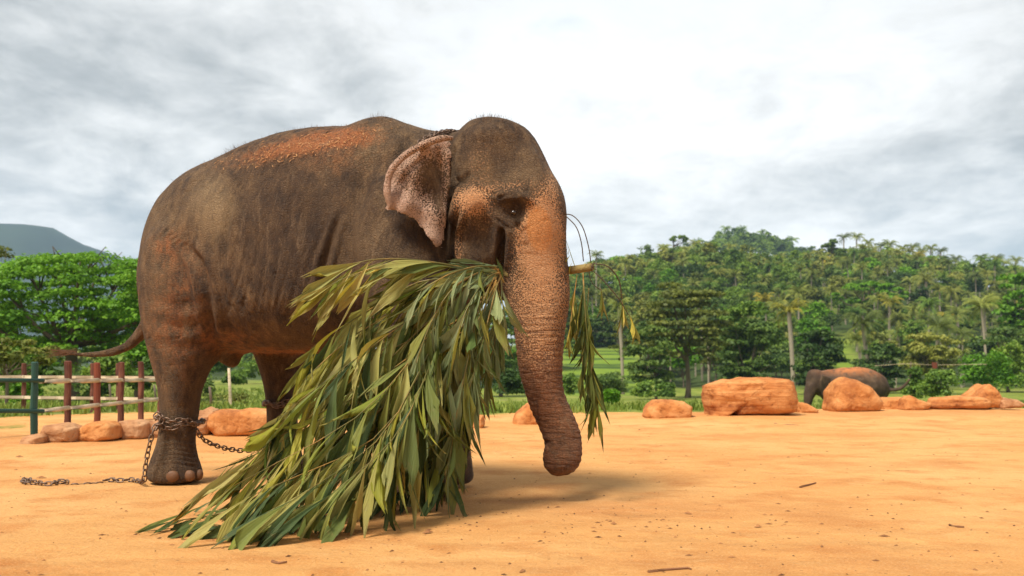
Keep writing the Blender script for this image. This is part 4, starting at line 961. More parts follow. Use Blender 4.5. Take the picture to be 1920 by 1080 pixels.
# ------------------------------------------------------------------ sticks and litter on the sand
a = N('dry_wood'); M['wood'] = a.out(a.mix(a.noise(12, 5), (0.16, 0.06, 0.025), (0.34, 0.17, 0.08)), 0.85)
def stick(pts, r, label, name='stick'):
    q = [PG(*p) + np.array((0, 0, r)) for p in pts]; V, Fc = tube(q, [r, *[r * .9] * (len(q) - 2), r * .6], 6); b = q[0].copy(); b[2] = 0
    o = link(name, mesh(name, V - b, Fc, M['wood'], True), None, b); tag(o, label, 'stick', 'sticks lying on the sand')
stick([(1453, 798), (1475, 800), (1498, 801)], .022, 'thick brown stick lying on the sand below the long slab')
stick([(1531, 807), (1560, 808), (1598, 807)], .009, 'thin long twig on the sand below the humped boulder')
stick([(1500, 915), (1515, 911), (1530, 907)], .008, 'short curved twig in the middle of the open sand')
stick([(1780, 986), (1795, 989), (1808, 990)], .007, 'small dark straight twig near the lower right')
stick([(1215, 1074), (1250, 1070), (1290, 1067), (1296, 1069)], .006, 'forked pale twig at the lower edge of the sand')
stick([(510, 1055), (522, 1058), (538, 1056)], .007, 'tiny dark twig below the trailing leaf tips')
stick([(1147, 846), (1160, 847)], .006, 'tiny twig below the dangling leaves')
def litter():
    r = np.random.default_rng(9); V = []; Fc = []; n = 0; a = N('dark_crumbs'); M['crumb'] = a.out(a.mix(a.node('ShaderNodeNewGeometry').outputs['Random Per Island'], (0.09, 0.035, 0.015), (0.42, 0.19, 0.07)), 0.9)
    for i in range(1100):
        y = 3.8 + 15 * r.random() ** 1.5; x = r.uniform(-.56, .56) * y; s = r.uniform(.004, .011) * (1 if r.random() < .95 else 2.2)
        if r.random() < .15: x = r.normal(0.9, 1.0); y = r.normal(6.2, .6)
        if r.random() < .3: s *= .6
        b = np.array((x, y, float(gz(x, y)))); an = r.uniform(0, 6.3); L = s * r.uniform(1, 2.6)
        for (u, w_, z) in ((1, 0, .2), (0, .8, .25), (-1, 0, .2), (0, -.8, .25), (0, 0, .9)):
            V.append(b + np.array((u * L * math.cos(an) - w_ * s * math.sin(an), u * L * math.sin(an) + w_ * s * math.cos(an), z * s)))
        Fc += [[n, n + 1, n + 4], [n + 1, n + 2, n + 4], [n + 2, n + 3, n + 4], [n + 3, n, n + 4]]; n += 5
    o = link('crumbs', mesh('crumbs', V, Fc, M['crumb'])); tag(o, kind='stuff')
litter()

# ------------------------------------------------------------------ fences
a = N('brown_post'); pf_ = a.noise(3, 6, .65, a.mapping((4, 4, 1))); M['post'] = a.out(a.ramp(pf_, [(.3, (.06, .022, .015)), (.5, (.12, .042, .026)), (.7, (.24, .10, .06))]), .8, a.bump(pf_, .6, .02))
a = N('red_post'); M['post_red'] = a.out(a.mix(a.noise(5, 5), (.22, .05, .022), (.12, .042, .025)), .75)
a = N('green_paint'); M['gpost'] = a.out(a.mix(a.noise(6, 6, .7), (.008, .045, .035), (.022, .09, .065)), .5, spec=.4)
a = N('pale_rail'); rf_ = a.noise(2.5, 5, .6, a.mapping((1, 1, 4))); M['rail'] = a.out(a.ramp(rf_, [(.3, (.36, .26, .15)), (.55, (.60, .48, .32)), (.75, (.72, .60, .43))]), .75)
def post(root, x, top, bot, D, wpx, mat, name='post'):
    b = np.array(root.location); A = P(x, bot + 6, D); B = P(x + .5, top, D); r = wpx * .86 / 2 * D / F; rgp = random.Random(int(x))
    rings = []
    for t in np.linspace(0, 1, 6):
        c = A + (B - A) * t; jx = rgp.uniform(-.008, .008); rr = r * rgp.uniform(.93, 1.07)
        rings.append([c - b + np.array((jx + rr * math.cos(q) * (1.0 if mat == 'gpost' else 1.08), rr * math.sin(q), 0)) for q in np.linspace(.4, 2 * math.pi + .4, 10, endpoint=False)])
    top_ = [np.array(p) for p in rings[-1]]; m_ = np.mean(top_, 0); rings.append([m_ + (p - m_) * .7 + np.array((0, 0, .012)) for p in top_])
    V, Fc = loft(rings); link(name, mesh(name, V, Fc, M[mat], False), root)
def rail(root, pts, r, mat):
    b = np.array(root.location); V, Fc = tube([P(*p) - b for p in pts], r, 8); link('rail', mesh('rail', V, Fc, M[mat], True), root)
Df = lambda x: float(np.interp(x, [-60, 64, 127, 182, 226, 264, 300, 360], [12.9, 13.8, 15.0, 16.1, 16.9, 17.7, 18.4, 19.5]))
fn = empty('fence', (*P(64, 815, 13.8)[:2], 0)); tag(fn, 'near timber fence with brown posts and pale rails running behind the hind leg', 'fence')
post(fn, 127, 678, 797, Df(127), 13.5, 'post'); post(fn, 182, 681, 790, Df(182), 13, 'post_red'); post(fn, 226.5, 680, 788, Df(226), 12, 'post'); post(fn, 264, 679, 788, Df(264), 11, 'post'); post(fn, 300, 679, 786, Df(300), 10, 'post'); post(fn, 334, 679, 784, Df(334), 9, 'post')
for x0, x1 in ((76, 128), (126, 184), (181, 228), (225, 266), (263, 302), (299, 336)):
    up = lambda x: 714.5 - .012 * (x - 76); lo = lambda x: 770 - .098 * (x - 76)
    rail(fn, [(x0, up(x0), Df(x0) - .1), ((x0 + x1) / 2, up((x0 + x1) / 2) + .8, Df((x0 + x1) / 2) - .1), (x1, up(x1), Df(x1) - .1)], .036, 'rail')
    rail(fn, [(x0, lo(x0), Df(x0) - .1), ((x0 + x1) / 2, lo((x0 + x1) / 2) + .6, Df((x0 + x1) / 2) - .1), (x1, lo(x1), Df(x1) - .1)], .034, 'rail')
fg = empty('fence', (*P(40, 815, 13.7)[:2], 0)); tag(fg, 'short green painted pipe fence with one thick green post', 'fence')
post(fg, 64, 680, 815, 13.8, 14.5, 'gpost'); post(fg, -75, 678, 822, 12.9, 14.5, 'gpost')
rail(fg, [(-90, 713, 12.8), (0, 713, 13.35), (82, 713.5, 13.85)], .030, 'gpost'); rail(fg, [(-90, 773, 12.8), (0, 770.5, 13.35), (82, 771, 13.85)], .030, 'gpost')
fb = empty('fence', (*P(100, 770, 20.5)[:2], -.05)); tag(fb, 'farther timber fence parallel to the near one, fewer posts', 'fence')
DB = lambda x: 20.6 - .001 * x
for x in (-40, 45, 174, 222): post(fb, x, 682, 768, DB(x), 9.5 if x != 174 else 11, 'post')
for x0, x1 in ((-60, 47), (43, 110), (108, 176), (172, 224), (220, 320)):
    for y, s_ in ((706.5, .02), (744.5, .045)): rail(fb, [(x0, y + s_ * x0 * .3 - (3 if y > 740 else 0) * 0, DB(x0) - .1), (x1, y + s_ * x1 * .3, DB(x1) - .1)], .036, 'rail')

# ------------------------------------------------------------------ distant elephant
def small_elephant():
    g = G(); D = 40.0; DF = 1.0
    def ell(*a_): g.add(*px_ell(*a_))
    def tb(rows, n=14): g.add(*px_tube(rows, n, 4))
    # body from the rump (right) to the shoulder
    rows = [(1664, 745, D, 4), (1654, 736, D, 22), (1640, 730, D, 32), (1618, 727, D, 38), (1595, 727, D, 38), (1568, 726, D, 36), (1545, 722, D, 28), (1530, 724, D, 18)]
    s = spline(rows, 26); tb_ = tube([P(a_, b_, d_) for a_, b_, d_, r_ in s], [max(r_, 1) * D / F for *_, r_ in s], 20, 1.0); g.add(*tb_)
    ell(1530, 716, D, 19, 24, .42, .1); ell(1527, 705, D, 14, 13, .3); ell(1524, 722, D - .3, 6, 5, .1)
    tb([(1524, 722, D - .1, 15), (1517, 742, D - .15, 10), (1514, 762, D - .2, 7.5), (1513, 780, D - .2, 6), (1517, 795, D - .2, 5)])
    for x, d_ in ((1562, -.3), (1572, .3), (1636, -.3), (1645, .3)): tb([(x, 740, D + d_, 17), (x, 765, D + d_, 13), (x, 785, D + d_, 10.5), (x, 803, D + d_, 12)])
    tb([(1640, 712, D, 7), (1652, 724, D - .3, 5.5), (1662, 730, D - .3, 4.6), (1672, 731, D - .3, 4.2), (1686, 729, D - .3, 3.8), (1698, 721, D - .3, 3.5), (1706, 710, D - .3, 3.2)], 8)
    g.add(*sheet([(1541, 700), (1556, 706), (1558, 722), (1550, 742), (1543, 748), (1538, 730), (1537, 712)], lambda x, y: D - .92 + .02 * (x - 1541), .06, 5, 2))
    v, f = remeshed(g.verts(), g.F, .045); v = lap(v, f, 3); px, py = proj(v)
    v = v + normals(v, f) * np.array([noise.noise(Vector(p) * 2.5) * .03 for p in v])[:, None]
    b = np.array((*P(1600, 700, D)[:2], -1.7)); me = mesh('elephant', v - b, f, M['hide_far'], True)
    bl = lambda x, y, rx, ry: np.exp(-((px - x) / rx) ** 2 - ((py - y) / ry) ** 2)
    d_ = np.clip(1.1 * bl(1590, 690, 42, 11) + .3 * bl(1650, 695, 30, 12), 0, 1); k_ = np.clip(.8 * bl(1514, 750, 12, 30) + .7 * bl(1562, 730, 7, 30) + .5 * bl(1527, 722, 6, 8) + .5 * bl(1650, 750, 40, 20), 0, 1)
    ca = me.color_attributes.new('pa', 'FLOAT_COLOR', 'POINT'); ca.data.foreach_set('color', np.stack([d_, k_, d_ * 0, d_ * 0 + 1], 1).astype(np.float32).ravel())
    tag(link('elephant', me, None, b), 'distant elephant walking left behind the orange boulders, tail raised', 'elephant')
a = N('far_elephant_hide'); pa = a.attr('pa'); nn_ = a.noise(2.5, 6, .65)
bb = a.ramp(nn_, [(.3, (.035, .02, .012)), (.5, (.075, .045, .026)), (.7, (.16, .10, .06))]); bb = a.mix(a.math('MULTIPLY', pa[0], a.range(a.noise(6, 4), .3, .5)), bb, (.46, .16, .05)); bb = a.mix(pa[1], bb, (.04, .022, .014))
M['hide_far'] = a.out(bb, .8, a.bump(nn_, .6, .05)); small_elephant()

# ------------------------------------------------------------------ trees and plants
def leaf_quads(C, R, n, size, r, up=.5, shell=.55, aspect=.6, flat=1.0):
    """n rhombic leaves spread in the outer part of every ellipsoid clump (centres C, radii R)"""
    C = np.repeat(np.asarray(C, float), n, 0); R = np.repeat(np.asarray(R, float), n, 0); k = len(C)
    d = r.normal(0, 1, (k, 3)); d /= np.linalg.norm(d, axis=1, keepdims=True); d[:, 2] = np.where(d[:, 2] < -.35, -d[:, 2], d[:, 2])
    p = C + d * R * (shell + (1 - shell) * r.random((k, 1)) ** .6) * (1 + .18 * r.normal(0, 1, (k, 1)))
    nn = d * .8 + r.normal(0, .55, (k, 3)); nn[:, 2] += up; nn /= np.linalg.norm(nn, axis=1, keepdims=True)
    a = np.cross(nn, r.normal(0, 1, (k, 3))); a /= np.linalg.norm(a, axis=1, keepdims=True); b = np.cross(nn, a)
    s = size * r.uniform(.6, 1.35, (k, 1)); lift = nn * s * .18
    V = np.stack([p - a * s - lift, p - b * s * aspect + lift, p + a * s - lift, p + b * s * aspect + lift], 1).reshape(-1, 3)
    return V, np.arange(4 * k).reshape(k, 4)
def limbs(g, base, height, r0, tips, rg, bend=.3):
    """trunk with limbs that run to the given tips (local)"""
    base = np.array(base, float); top = base + np.array((rg.uniform(-.05, .05) * height, rg.uniform(-.05, .05) * height, height))
    pts = spline([base, base + (top - base) * .35 + np.array((rg.uniform(-.04, .04), rg.uniform(-.04, .04), 0)) * height, top], 7)
    g.add(*tube(pts, np.linspace(r0, r0 * .55, 7) * np.array([1.35, 1.05, 1, 1, 1, 1, 1]), 8))
    for t in tips:
        t = np.array(t, float); s = base + (top - base) * rg.uniform(.65, 1.0); mid = (s + t) / 2 + np.array((0, 0, -.10 * np.linalg.norm(t - s)))
        g.add(*tube(spline([s, mid, t], 5), np.linspace(r0 * .42, r0 * .10, 5), 5))
def tree(label, base, crown_px, D, th_px, mat='leaf_mid', n_cl=26, n_leaf=110, leaf=.16, flat=.45, seed=0, trunk_r=.16, name='tree', group=None, layered=False, depthf=.9, mult=1.0, lean=0):
    """crown_px: x0,y0,x1,y1 box of the crown in the photograph; base: px column of the trunk's foot"""
    r = np.random.default_rng(seed); rg = random.Random(seed); k = D / F
    x0, y0, x1, y1 = crown_px; cx_, cy_ = (x0 + x1) / 2, (y0 + y1) / 2; A = P(base, 700, D); gb = np.array((A[0], D, float(gz(A[0], D)))); C = P(cx_, cy_, D) - gb
    hw, hh = (x1 - x0) / 2 * k, (y1 - y0) / 2 * k; cc = []; rr = []
    for i in range(n_cl):
        for _ in range(60):
            u = r.uniform(-1, 1, 3)
            if np.linalg.norm(u) < 1 and (u[2] > -.75): break
        u = u / max(np.linalg.norm(u), .01) * (np.linalg.norm(u) ** .45)
        if layered: u[2] = round(u[2] * 4 + r.uniform(-.45, .45)) / 4
        cs = rg.uniform(.20, .36) * min(hw, hh * 1.3)
        cc.append(C + u * np.array((hw - cs * .8, (hw - cs) * depthf, hh - cs * flat)) ); rr.append((cs * rg.uniform(.9, 1.3), cs * rg.uniform(.9, 1.3), cs * flat * rg.uniform(.8, 1.2)))
    V, Fq = leaf_quads(cc, rr, n_leaf, leaf, r)
    root = empty(name, gb); tag(root, label, 'palm tree' if 'palm' in name else 'tree', group)
    link('crown', mesh('crown', V, Fq, M[mat]), root)
    g = G(); H = max(C[2] - hh * .35, .4); limbs(g, (0, 0, -.2), H, trunk_r, [c for c in cc[:min(14, n_cl)]], rg)
    link('trunk', mesh('trunk', g.verts(), g.F, M['bark'], True), root)
    return root
def palm_crown(r, n=22, L=3.0, droop=1.0, w=.085, nl=20):
    V = []; Fc = []; k = 0
    for i in range(n):
        az = 2 * math.pi * (i * .381966 + r.uniform(-.02, .02)); el = math.radians(r.uniform(-15, 78)); ln = L * r.uniform(.8, 1.1); h = np.array((math.cos(az), math.sin(az), 0))
        side = np.array((-math.sin(az), math.cos(az), 0)); pts = []; p = np.zeros(3); e = el
        for s in range(nl + 1):
            pts.append(p.copy()); d = h * math.cos(e) + np.array((0, 0, 1)) * math.sin(e); p = p + d * ln / nl; e -= droop * (1.5 + .5 * math.cos(el)) / nl * (.5 + 1.3 * s / nl)
        for s in range(1, nl + 1):
            q = pts[s]; t = pts[s] - pts[s - 1]; t /= np.linalg.norm(t)
            V += [pts[s - 1] - side * .02, pts[s - 1] + side * .02, q + side * .015, q - side * .015]; Fc.append([k, k + 1, k + 2, k + 3]); k += 4
            l2 = ln * .24 * math.sin(math.pi * min(1, .18 + .80 * s / nl)) ** .7
            for sg in (-1, 1):
                d = t * .55 + side * sg * .8 + np.array((0, 0, -.55 - .2 * r.random())); d /= np.linalg.norm(d); a_ = t * w
                V += [q - a_ * .6, q + a_ * .6, q + d * l2 * .6 + a_ * .5, q + d * l2]; Fc.append([k, k + 1, k + 2, k + 3]); k += 4
    return np.array(V), np.array(Fc)
PC = [palm_crown(np.random.default_rng(40 + i), 20 + i, 3.0, (1.0, .8, 1.2)[i]) for i in range(3)]
def palm_mesh(i, height, rt, mat='palm_green', s=1.0):
    V, Fq = PC[i]; return V * s
def palm(label, x, ytop, ybase, D, scale=1.0, mat='palm_green', var=0, lean=0, rt=.13, group=None):
    """crown centre at (x,ytop)"""
    A = P(x + lean, ybase, D); gb = np.array((A[0], D, float(gz(A[0], D)))); C = P(x, ytop, D) - gb
    root = empty('palm_tree', gb); tag(root, label, 'palm tree', group)
    V, Fq = PC[var]; link('crown', mesh('crown', V * scale + C, Fq, M[mat]), root)
    pts = spline([(0, 0, -.3), C * np.array((.25, .25, .45)), C], 12); link('trunk', mesh('trunk', *tube(pts, [rt * 1.5, rt * 1.1] + [rt] * 9 + [rt * .8], 8), M['palm_bark'], True), root)
    return root

# --- left: rain tree and neighbours
rt_D = 44.0
def rain_tree():
    r = np.random.default_rng(21); rg = random.Random(21); D = rt_D; k = D / F; A = P(137, 760, D); gb = np.array((A[0], D, float(gz(A[0], D))))
    cc = []; rr = []
    out_x = [-120, -40, 20, 60, 110, 170, 225, 265, 320, 380, 440]; out_y = [540, 500, 482, 468, 462, 460, 462, 474, 505, 540, 600]
    for i in range(520):
        x = rg.uniform(-100, 400); yt = float(np.interp(x, out_x, out_y)); dd = rg.uniform(-1, 1); yb = 655 + 20 * math.sin(x * .03)
        if rg.random() < .6: t = rg.random() ** 1.6
        else: t = rg.random()
        y = yt + 9 + 22 * dd * dd + (yb - yt) * t * .95; y = yt + round((y - yt) / 21) * 21 + rg.uniform(-5, 5) + 6
        if rg.random() < .5 and 130 < x < 200 and 490 < y < 540: continue
        cs = rg.uniform(20, 40) * k; cc.append(P(x, y, D + dd * 3.6) - gb); rr.append((cs * 1.15, cs * 1.1, cs * rg.uniform(.28, .42)))
    V, Fq = leaf_quads(cc, rr, 95, .10, r, up=.9, shell=.4)
    root = empty('tree', gb); tag(root, 'wide bright green umbrella-shaped tree behind the fence on the left', 'tree')
    link('crown', mesh('crown', V, Fq, M['leaf_bright']), root)
    g = G(); fork = P(133, 640, D) - gb
    g.add(*tube(spline([(0, 0, -.3), (.0, 0, .5), fork * .55, fork], 8), [.42, .33, .28, .26, .25, .25, .25, .25], 10))
    for (x, y) in ((20, 560), (60, 520), (110, 500), (150, 490), (185, 500), (230, 520), (260, 560), (80, 590), (200, 570), (10, 620), (150, 560), (290, 600), (340, 560), (-40, 600)):
        t = P(x, y, D + rg.uniform(-2.5, 2.5)) - gb; s = fork * rg.uniform(.8, 1); g.add(*tube(spline([s, (s * .5 + t * .5) + np.array((0, 0, -.25)), t], 6), np.linspace(.14, .035, 6), 6))
        for _ in range(3):
            t2 = t + np.array((rg.uniform(-1, 1), rg.uniform(-1, 1), rg.uniform(.2, .9))); g.add(*tube([t * .8 + s * .2, t2], [.05, .015], 4))
    link('trunk', mesh('trunk', g.verts(), g.F, M['bark'], True), root)
rain_tree()
tree('darker tree crowding behind the elephant rump', 262, (170, 560, 400, 720), 52, 0, 'leaf_dark', 40, 130, .12, seed=31, trunk_r=.2)
tree('dark low tree under the umbrella-shaped crown', 60, (-60, 585, 150, 700), 50, 0, 'leaf_dark', 34, 120, .12, seed=32, trunk_r=.15)
tree('sparse pale tree top at the left edge above the umbrella-shaped tree', -2, (-50, 452, 38, 560), 60, 0, 'leaf_olive', 12, 26, .13, seed=33, trunk_r=.1)
tree('scrubby yellowish tree at the left edge above the fence', 10, (-60, 630, 110, 700), 26, 0, 'leaf_olive', 26, 70, .07, seed=34, trunk_r=.06)

def bush(label, x0, y0, x1, y1, D, mat, seed, leaf=.08, n=16, nl=90, group=None, name='bush'):
    r = np.random.default_rng(seed); rg = random.Random(seed); k = D / F; cxp = (x0 + x1) / 2; A = P(cxp, y1, D); gb = np.array((A[0], D, float(gz(A[0], D)))); zc = P(cxp, (y0 + y1) / 2, D)[2] - gb[2]
    hw, hh = (x1 - x0) / 2 * k, (y1 - y0) / 2 * k; cc = []; rr = []
    for i in range(n):
        a_ = rg.uniform(0, 2 * math.pi); q = math.sqrt(rg.random()); s = rg.uniform(.28, .5) * min(hw, hh * 1.6)
        z = rg.uniform(-1, 1); cc.append(((hw - s * .7) * q * math.cos(a_) * math.sqrt(1 - max(z, 0) ** 2 * .7), (hw - s * .7) * .8 * q * math.sin(a_), zc + z * (hh - s * .5))); rr.append((s, s, s * .7))
    V, Fq = leaf_quads(cc, rr, nl, leaf, r); V[:, 2] = np.maximum(V[:, 2], -.1)
    o = link(name, mesh(name, V, Fq, M[mat]), None, gb); tag(o, label, 'bush', group)
    return o
LB_ = ['mid green shrub at the left edge above the green rails', 'mid green shrub above the thick green post', 'green shrub under the elephant tail tip', 'green shrub touching the hind leg above the fence', 'large dark bush in shade behind the brown fence posts', 'bright green bush low behind the green fence', 'small dark bush behind the red fence post', 'dark bush right behind the hind leg', 'rounded green bush far off just right of the near hind leg', 'green bush far off below the belly', 'low flat green bush between the two hind legs', 'dark bush behind the far hind leg']
for i, (x0, y0, x1, y1, D, m) in enumerate(((-60, 655, 60, 735, 30, 'leaf_mid'), (40, 660, 120, 730, 33, 'leaf_mid'), (150, 665, 250, 735, 34, 'leaf_mid'), (230, 670, 330, 740, 36, 'leaf_mid'), (95, 690, 215, 785, 40, 'leaf_dark'), (0, 700, 80, 770, 36, 'leaf_bright'),
                                            (170, 695, 210, 745, 38, 'leaf_dark'), (300, 680, 400, 745, 60, 'leaf_dark'), (380, 668, 440, 702, 90, 'leaf_mid'), (430, 676, 520, 712, 95, 'leaf_mid'), (400, 700, 465, 722, 60, 'leaf_mid'), (500, 680, 600, 730, 80, 'leaf_dark'))):
    bush(LB_[i], x0, y0, x1, y1, D, m, 60 + i, .09 if D < 50 else .14, 18, 90, 'shrubs behind the fence')
bush('thin dead shrub between the hind legs', 385, 735, 470, 775, 24, 'leaf_olive', 77, .03, 10, 50)
for (x, y0, y1, D, lb) in ((432, 690, 790, 22, 'thin pale stake seen between the hind legs'), (396, 725, 770, 24, 'short leaning dark stake right of the near hind leg'), (208, 720, 765, 30, 'short dark stub of a post behind the red post'), (292, 722, 760, 30, 'short dark stump just left of the hind leg')):
    A = P(x, y1, D); B = P(x - 3, y0, D); b = np.array((A[0], D, A[2])); o = link('stake', mesh('stake', *tube([A - b, (A + B) / 2 - b + np.array((.01, 0, 0)), B - b], [.04, .035, .03], 7), M['rail' if 'pale' in lb else 'bark'], True), None, b); tag(o, lb, 'stake')

# --- hillside trees -------------------------------------------------------
protoB = []
for i in range(6):
    r = np.random.default_rng(100 + i); rg = random.Random(100 + i); cc = []; rr = []; wide = (1.0, .8, 1.25, .9, 1.1, .7)[i]; tall = (1, 1.3, .75, 1.1, .9, 1.5)[i]
    for _ in range(15):
        u = r.normal(0, 1, 3); u /= np.linalg.norm(u); u *= r.random() ** .4; cs = rg.uniform(.9, 1.6); cc.append((u[0] * 2.3 * wide, u[1] * 2.3 * wide, 5.3 * tall ** .5 + u[2] * 2.0 * tall)); rr.append((cs, cs, cs * .7))
    V, Fq = leaf_quads(cc, rr, 62, .33, r, up=.6); g = G(); limbs(g, (0, 0, -1), 4.6, .18, cc[:5], rg)
    V = np.concatenate([V, g.verts()]); n0 = len(Fq) * 4; F_all = [list(map(int, f)) for f in Fq] + [[q + n0 for q in f] for f in g.F]
    protoB.append((V, F_all, len(Fq)))
protoP = []
for i in range(3):
    V, Fq = PC[i]; H = 8.5; Vt, Ft = tube(spline([(0, 0, -1), (.3 * (i - 1), 0, H * .5), (0, 0, H)], 6), [.2, .17, .16, .15, .14, .13], 5); n0 = len(V)
    protoP.append((np.concatenate([V * .95 + np.array((0, 0, H)), Vt]), Fq.tolist() + [[q + n0 for q in f] for f in Ft], len(Fq)))
MB_ = {}
def pm(kind, i, mat):
    if (kind, i, mat) not in MB_:
        V, Fc, nl_ = (protoB if kind == 'b' else protoP)[i]; MB_[(kind, i, mat)] = mesh('tree' if kind == 'b' else 'palm_tree', V, Fc, [M[mat], M['bark' if kind == 'b' else 'palm_bark']], False, [0] * nl_ + [1] * (len(Fc) - nl_))
    return MB_[(kind, i, mat)]
r = np.random.default_rng(77); cand = []
for D in np.concatenate([np.arange(112, 345, 5.6)]):
    x = -.10 * D
    while x < .60 * D:
        x += r.uniform(3.7, 5.8); xx = x; yy = D + r.uniform(-3, 3); q_ = 960 + F * xx / yy
        if 1030 < q_ < 1200 and yy < 175: continue
        if 1540 < q_ < 1600 and yy < 175: continue
        if q_ < 1000 and yy > 150: continue
        if 1525 < q_ < 1570 and 205 < yy < 240: continue
        cand.append((xx, yy, q_))
cand.sort(key=lambda c: c[1]); nB = nP = 0; rest = []
for (x, y, q_) in cand:
    pr = (.08 + .17 * (y < 230)) + .42 * float(sstep(1420, 1650, q_)) + .35 * float(sstep(1540, 1600, q_) * sstep(300, 325, y)); kind = 'p' if r.random() < pr else 'b'
    sc = r.uniform(.65, 1.1) * (1 if y > 150 else .85); z = float(gz(x, y)) - .8
    if kind == 'b':
        mat = r.choice(['leaf_dark', 'leaf_mid', 'leaf_olive', 'leaf_bright', 'palm_green'], p=[.36, .34, .16, .04, .10]); var = int(r.integers(6))
    else:
        mat = r.choice(['palm_green', 'leaf_mid', 'leaf_olive', 'leaf_yellow'], p=[.56, .22, .19, .03]); var = int(r.integers(3)); sc *= .95
    cw = {'leaf_dark': 'dark green', 'leaf_mid': 'mid green', 'leaf_olive': 'olive brown', 'leaf_bright': 'bright green', 'palm_green': 'grey-green', 'leaf_yellow': 'yellowed'}
    bw = 'at the foot of the hill' if y < 145 else 'on the lower slope of the hill' if y < 190 else 'half way up the hill'
    lr_ = ', behind the big olive tree' if q_ < 1370 else ', behind the tall palm' if q_ < 1530 else ', above the distant elephant' if q_ < 1700 else ', above the pointed rock' if q_ < 1880 else ', at the right edge'
    if (kind == 'b' and nB < 292) or (kind == 'p' and nP < 285):
        o = link('tree' if kind == 'b' else 'palm_tree', pm(kind, var, mat), None, (x, y, z)); o.rotation_euler[2] = r.uniform(0, 6.28); o.scale = (sc, sc, sc * r.uniform(.85, 1.15))
        if kind == 'b': nB += 1; tag(o, cw[mat] + ' leafy tree ' + bw + lr_, 'tree', 'leafy trees on the hillside')
        else: nP += 1; tag(o, cw[mat] + ' coconut palm ' + bw + lr_, 'palm tree', 'coconut palms on the hillside')
    else: rest.append((x, y, z, sc, kind, var, mat))
# the rest of the wood, and the wooded ridge behind it, as one mass
for D in np.arange(400, 690, 8.):
    x = .08 * D
    while x < .60 * D:
        x += r.uniform(5, 9); yy = D + r.uniform(-6, 6); q_ = 960 + F * x / yy; hz = float(gz(x, yy))
        if q_ < 1120: continue
        rest.append((x, yy, hz, r.uniform(1.0, 1.9), 'b' if r.random() < .8 else 'p', int(r.integers(3)), r.choice(['leaf_dark', 'leaf_mid'])))
for D in np.arange(150, 200, 8.):
    x = -.60 * D
    while x < .03 * D:
        x += r.uniform(4, 7); yy = D + r.uniform(-3, 3); rest.append((x, yy, float(gz(x, yy)) - 1.0, r.uniform(.5, .85), 'b', int(r.integers(6)), r.choice(['leaf_dark', 'leaf_mid', 'leaf_olive'])))
mats = ['leaf_dark', 'leaf_mid', 'leaf_olive', 'leaf_bright', 'palm_green', 'leaf_yellow']; VV = []; FF = []; MI = []; n0 = 0
sub = {}
for (x, y, z, sc, kind, var, mat) in rest:
    V, Fc, nl_ = (protoB if kind == 'b' else protoP)[var]; key = (kind, var)
    if key not in sub:
        sel = np.arange(nl_) if kind == 'p' else np.random.default_rng(3).choice(nl_, 330, replace=False)
        sub[key] = (np.array(V)[np.arange(nl_ * 4)].reshape(-1, 4, 3)[sel] if kind == 'b' else np.array(V)[np.array(Fc[:nl_])][sel])
    Q = sub[key].copy(); cen = Q.mean(1, keepdims=True)
    if kind == 'b': Q = cen + (Q - cen) * 1.5
    an = r.uniform(0, 6.28); ca_, sa_ = math.cos(an), math.sin(an); X = Q[..., 0] * ca_ - Q[..., 1] * sa_; Y = Q[..., 0] * sa_ + Q[..., 1] * ca_
    Q = np.stack([X, Y, Q[..., 2]], -1) * sc + np.array((x, y, z)); VV.append(Q.reshape(-1, 3)); MI.append(np.full(len(Q), mats.index(mat)))
V = np.concatenate(VV); Fq = np.arange(len(V)).reshape(-1, 4)
fo = link('forest', mesh('forest', V, Fq, [M[m_] for m_ in mats], False, np.concatenate(MI))); tag(fo, kind='stuff')
print('trees', nB, nP, 'rest', len(rest), 'faces', len(Fq))

# --- single trees in front of the hill ---------------------------------------
tree('big spreading olive-green tree with a bare trunk, left of the tall palm', 1289, (1200, 528, 1368, 690), 82, 0, 'leaf_olive', 60, 150, .17, seed=201, trunk_r=.26, layered=True, flat=.34)
tree('dark lower tree touching the left side of the big olive-green tree', 1230, (1168, 605, 1270, 742), 78, 0, 'leaf_dark', 34, 120, .16, seed=202, trunk_r=.14)
tree('dense dark green tree behind the long slab', 1400, (1340, 590, 1470, 745), 88, 0, 'leaf_dark', 54, 130, .18, seed=203, trunk_r=.2)
tree('bright leafy tree with hanging branches right of the big olive tree', 1390, (1345, 560, 1452, 680), 90, 0, 'leaf_mid', 40, 120, .17, seed=204, trunk_r=.2)
tree('slim brown-leaved tree standing just left of the long slab', 1330, (1308, 625, 1352, 690), 80, 0, 'leaf_olive', 12, 70, .14, seed=205, trunk_r=.08)
tree('dark tree right of the tall palm trunk', 1530, (1480, 610, 1590, 745), 92, 0, 'leaf_dark', 44, 120, .18, seed=206, trunk_r=.2)
tree('wide flat-topped bright green tree in the middle of the hillside', 1620, (1555, 528, 1700, 575), 175, 0, 'leaf_bright', 30, 90, .33, seed=207, trunk_r=.3, flat=.3)
tree('dark round tree on the skyline left of the ridge palms', 1560, (1535, 447, 1585, 505), 300, 0, 'leaf_dark', 22, 80, .5, seed=208, trunk_r=.35)
tree('flat-crowned tree standing alone on the left slope skyline', 1268, (1255, 440, 1292, 456), 330, 0, 'leaf_mid', 18, 70, .5, seed=209, trunk_r=.3, flat=.3)
tree('dark tree cluster below the yellow palm', 1650, (1600, 640, 1700, 745), 95, 0, 'leaf_dark', 44, 110, .19, seed=210, trunk_r=.2)
tree('brownish leafy tree left of the bright bush', 1745, (1690, 610, 1800, 720), 92, 0, 'leaf_olive', 40, 110, .18, seed=211, trunk_r=.2)
tree('bright yellow-green tree at the right edge of the hillside', 1905, (1862, 500, 1960, 640), 120, 0, 'leaf_bright', 40, 110, .24, seed=212, trunk_r=.3)
